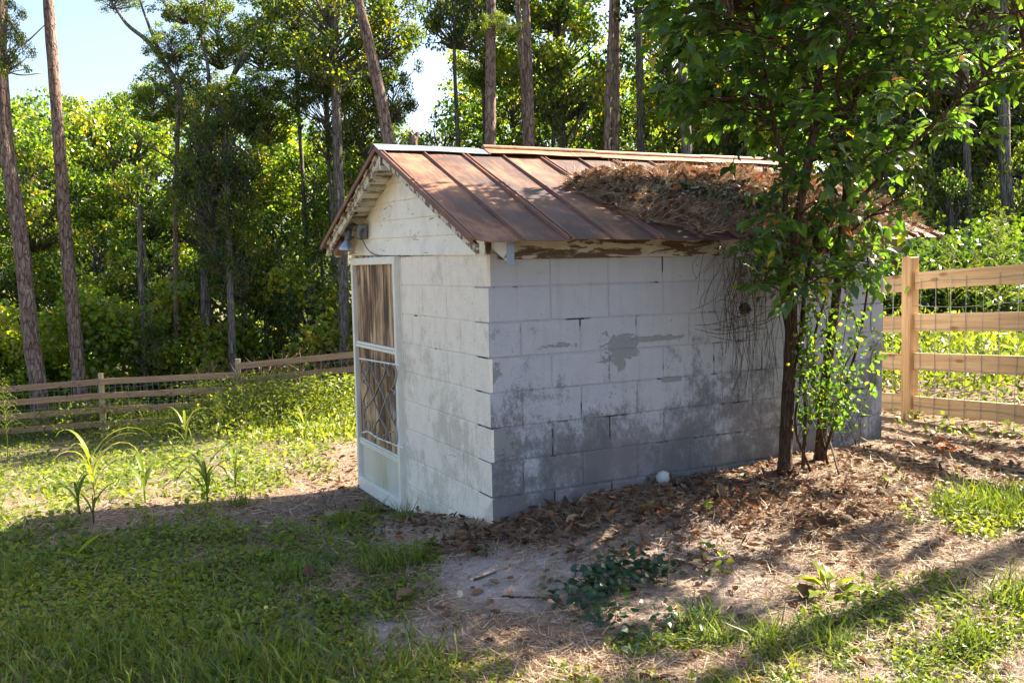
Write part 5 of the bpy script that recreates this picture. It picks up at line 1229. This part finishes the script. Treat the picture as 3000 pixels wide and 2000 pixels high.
for (x, y, hh_, lab) in ((610, 1245, 1.0, 'leafy weed clump hiding the lowest fence rail, leftmost of four'), (735, 1240, 1.1, 'tall leafy weed clump in front of the raised fence post'), (850, 1235, .9, 'leafy weed clump between post and shed, nearer the post'), (985, 1225, .8, 'leafy weed clump beside the shed door at the foot of the fence')):
    leafy('weed_clump', [(x, y, 1.3), (x+50, y, .9)], lab, 'weed', .05, .12, T_quad(.3, .12), M_WEED, .5, 620, .42, hh_*1.1)
feather(14, 1230, 130, 17.5, 'yellow plume of weeds at the left edge before the fence', 7)
feather(640, 1210, 70, 17.5, 'small yellow plume in the weeds before the left fence', 8)
make_tree('oak_tree', 'oak just outside the left edge with dark leaves reaching over the leftmost pine', 'tree', [(-330, 1150), (-300, 700), (-280, 200), (-260, -200)], 20, 40, M_OAK, [cr(0, 10, 120, 20, (.62, .62, 1.0), CD), cr(1, -250, -100, 20, 2.0, CD)], None, limbs=[(9, [(-280, 250, 0), (-120, 180, 0), (20, 130, 0)])])
n = 900; f = rng.uniform(0, 1, n); base_ = at(560, 1150, 23.4)[None]*(1-f[:, None])+at(1080, 1120, 22.6)[None]*f[:, None]; base_ = base_+rng.normal(0, .25, (n, 3)); base_[:, 2] = gz(base_[:, 0], base_[:, 1])+rng.uniform(.3, 1.35, n)
stuff('dry_weeds', leafmesh('dry_weeds', base_, rdir(n)*.6+[0, 0, .7], rdir(n), rng.uniform(.15, .4, n), T_blade(.02, .3), M_DRY, rng.choice([.3, .5, .97], n)))
# ------------------------------------------------------------ small things on the ground
def rock(name, x, y, r, label, m=M_STONE, sq=.7, dz=0):
    c = gp(x, y); s = MB(); V, F = lathe([(-1, .01), (-.8, .6), (-.3, .95), (.3, .95), (.75, .65), (1, .01)], np.zeros(3), np.array([0, 0, 1.]), 12)
    V = V*r*np.array([1, .85, sq]); V += rng.normal(0, r*.035, V.shape); s.add(V, F); o = link(name, s.mesh(name, m, True)); o.location = Vector(c+[0, 0, r*sq*.5+dz]); tag(o, label, 'stone'); return o
rock('stone', 1943, 1416, .052, 'round white stone against the foot of the long wall', sq=.95, dz=.01)
rock('stone', 638, 1812, .028, 'white pebble in the grass at lower left', sq=.6)
rock('stone', 1080, 1434, .03, 'grey stone just left of the door bottom', sq=.7)
rock('stone', 1062, 1420, .022, 'small pale stone beside the grey one by the door', sq=.8)
rock('stone', 1985, 1645, .018, 'little pale pebble on the sunlit straw', sq=.7)
def stick(name, pts, rad, label, cat='stick', m=M_TWIG):
    Q = [gp(x, y)+[0, 0, h] for x, y, h in pts]; c = Q[0].copy(); s = MB(); P = spline([q-c for q in Q], 5); s.tube(P, np.linspace(rad, rad*.6, len(P)), 7, True, .1); o = link(name, s.mesh(name, m, True)); o.location = Vector(c); tag(o, label, cat); return o
stick('root_branch', [(1975, 1428, .03), (2010, 1425, .045), (2030, 1440, .03), (2045, 1455, .01)], .028, 'thick curved bare branch lying beside the white stone', 'branch')
stick('twig', [(1388, 1702, .008), (1425, 1692, .012), (1455, 1680, .01)], .006, 'dark short twig on the sandy patch')
stick('twig', [(1470, 1750, .006), (1560, 1752, .006), (1640, 1755, .006)], .005, 'long thin twig lying across the sandy ground')
stick('twig', [(1655, 1480, .05), (1690, 1530, .03), (1700, 1560, .01)], .009, 'grey twig poking out of the litter near the shed corner')
stick('twig', [(2460, 1400, .01), (2435, 1360, .12), (2395, 1300, .32)], .008, 'pale stick leaning up against the right hand stem')
stick('twig', [(1040, 1500, .01), (1100, 1498, .01), (1160, 1496, .008)], .006, 'tan stick lying in front of the door')
s = MB(); s.cbox((-.25, -.05, 0), (.25, .05, .02), .003); o = link('plank', s.mesh('plank', M_PLANK)); c = gp(1025, 1232); o.location = Vector(c+[0, 0, .10]); o.rotation_euler = (.06, .03, .3); o.scale = (1.4, 1.4, 1); tag(o, 'bleached plank lying in the grass beyond the door', 'plank')
# pine cones
def cone(x, y, label):
    c = gp(x, y); t = empty('pine_cone', c+[0, 0, .02], label, 'pine cone', None, random.uniform(0, 6)); P, A = [], []
    for k in range(70):
        f = k/70; an = k*2.4; r = .020*math.sin(math.pi*(.12+.8*f)); P.append([r*math.cos(an), .06*(f-.5), r*math.sin(an)]); A.append([math.cos(an), .35, math.sin(an)])
    P, A = np.array(P), np.array(A); V_, F_ = scatter(P, A, np.tile([0, 1., 0], (len(P), 1)), np.full(len(P), .014), (np.array([[-.4, 0, 0], [.4, 0, 0], [.5, .8, .1], [0, 1.1, .2], [-.5, .8, .1]]), np.array([[0, 1, 2, 3, 4]])))
    o = link('scales', npmesh('scales', V_, [F_], M_CONE), t); s = MB(); s.add(*lathe([(-.03, .002), (-.015, .016), (.01, .018), (.03, .003)], np.zeros(3), np.array([0, 1., 0]), 10)); link('core', s.mesh('core', M_CONE, True), t)
cone(2408, 1538, 'leftmost of three pine cones on the litter'); cone(2440, 1545, 'middle one of three pine cones on the litter'); cone(2482, 1534, 'rightmost of three pine cones on the litter')
# dry seed head on a stalk
c = gp(1352, 1850); sh = empty('seed_head', c, 'dry fluffy white seed head on a thin stalk in the centre foreground', 'flower')
H = 115/FPX*((c-CAM)@DV); s = MB(); s.tube(spline([[0, 0, 0], [-.012, 0, H*.5], [-.004, 0, H]], 5), .0022, 5); me_ = s.mesh('stalk', simple('dry_stalk', (.3, .22, .12), .8), True); link('stalk', me_, sh)
n = 160; A = rdir(n); me_ = leafmesh('fluff', np.zeros((n, 3)), A, rdir(n), np.full(n, .017), T_blade(.05, .1), M_FLUFF, np.zeros(n)); o = link('fluff', me_, sh); o.location = (-.004, 0, H)
# notable fallen leaves
OK_V = [[0, 0, 0]]; 
def oak_leaf():
    out = []
    for y, w in ((0, .02), (.2, .12), (.3, .42), (.42, .16), (.55, .50), (.68, .18), (.82, .30), (1., .02)): out.append((y, w))
    V = []
    for y, w in out: V += [[-w, y+(.12 if w > .25 else 0), .06*math.sin(y*5)+w*.15], [0, y, .05*math.sin(y*4)], [w, y+(.12 if w > .25 else 0), w*.22]]
    F = []
    for a in range(0, 3*(len(out)-1), 3): F += [[a, a+3, a+4, a+1], [a+1, a+4, a+5, a+2]]
    return np.array(V), np.array(F)
def fallen(x, y, size, tint, an, label, T=None, dz=.012, tilt=0.1):
    c = gp(x, y); T = T or T_curl(.32, .3); d = np.array([[math.cos(an), math.sin(an), tilt]]); V_, F_ = scatter(np.zeros((1, 3)), d, np.array([[.1, -.1, 1.]]), size, T)
    o = link('fallen_leaf', npmesh('fallen_leaf', V_, [F_], M_DRY, np.full(len(V_), tint))); o.location = Vector(c+[0, 0, dz]); tag(o, label, 'leaf'); return o
fallen(1640, 1960, .085, .9, 1.2, 'pale lobed oak leaf lying flat at the bottom centre', oak_leaf())
fallen(945, 1525, .14, .86, .3, 'big tan lobed leaf on the bare strip left of the door', oak_leaf(), .03)
fallen(640, 1560, .10, .8, .2, 'tan curled leaf beside the clover mound', oak_leaf(), .02)
fallen(905, 1710, .08, .3, 1.4, 'dark brown curled leaf standing in the left weeds', None, .03, 1.)
fallen(770, 1838, .07, .15, 2.8, 'dark red brown leaf lying on the sandy soil at lower left', None)
fallen(975, 1862, .06, .5, .3, 'brown curled leaf on the bare soil right of the dark red one', None)
fallen(1165, 1775, .11, .45, .5, 'large rusty leaf below the long grass tuft', None, .02)
fallen(1660, 1545, .11, .8, .1, 'big pale curled leaf at the edge of the litter near the corner', None, .02)
fallen(2110, 1470, .085, .6, 1., 'upright curled orange brown leaf in the litter under the branch', None, .03, 1.2)
fallen(2350, 1770, .12, .4, .6, 'brown curled leaf beside the broad pale leaved weed', None, .02)
fallen(2430, 1835, .07, .4, .1, 'small brown leaf on the straw in the right foreground', None)
fallen(1650, 1790, .08, .12, 2.2, 'dark crumpled leaf left of the ivy clump', None, .02, .4)
fallen(2065, 1930, .06, .5, 2.2, 'brown leaf lying in the grass at lower right of centre', None)
for k, (x, y) in enumerate([(2735, 1325), (2765, 1318), (2790, 1330), (2755, 1340), (2775, 1345)]):
    fallen(x, y, .075, 1., k*1.3, ['leftmost', 'topmost', 'rightmost', 'lower left', 'lower right'][k]+' leaf of the bright orange fallen spray by the fence', None, .04, .5)

# ------------------------------------------------------------ trees standing right of the picture whose shade reaches the yard
for (x, y, zc, sc, lab, k) in ((9.6, -1.7, 10.6, 2.1, 'leafy shade tree standing outside the right edge, nearer the fence line', 0), (9.8, -5.2, 10.0, 2.4, 'leafy shade tree standing outside the right edge, nearer the camera', 1)):
    zg = float(gz(x, y)); t = empty('oak_tree', (x, y, zg), lab, 'tree'); s = MB()
    s.tube(spline([[0, 0, -.3], [.1, .05, 3], [-.1, .1, 6], [0, 0, zc+.8]], 5), np.linspace(.19, .05, 16), 10, True, .06); link('trunk', s.mesh('trunk', M_OAK, True), t)
    o = link('crown', CD[k], t); o.location = (0, 0, zc-zg); o.scale = (sc, sc, sc*.85)
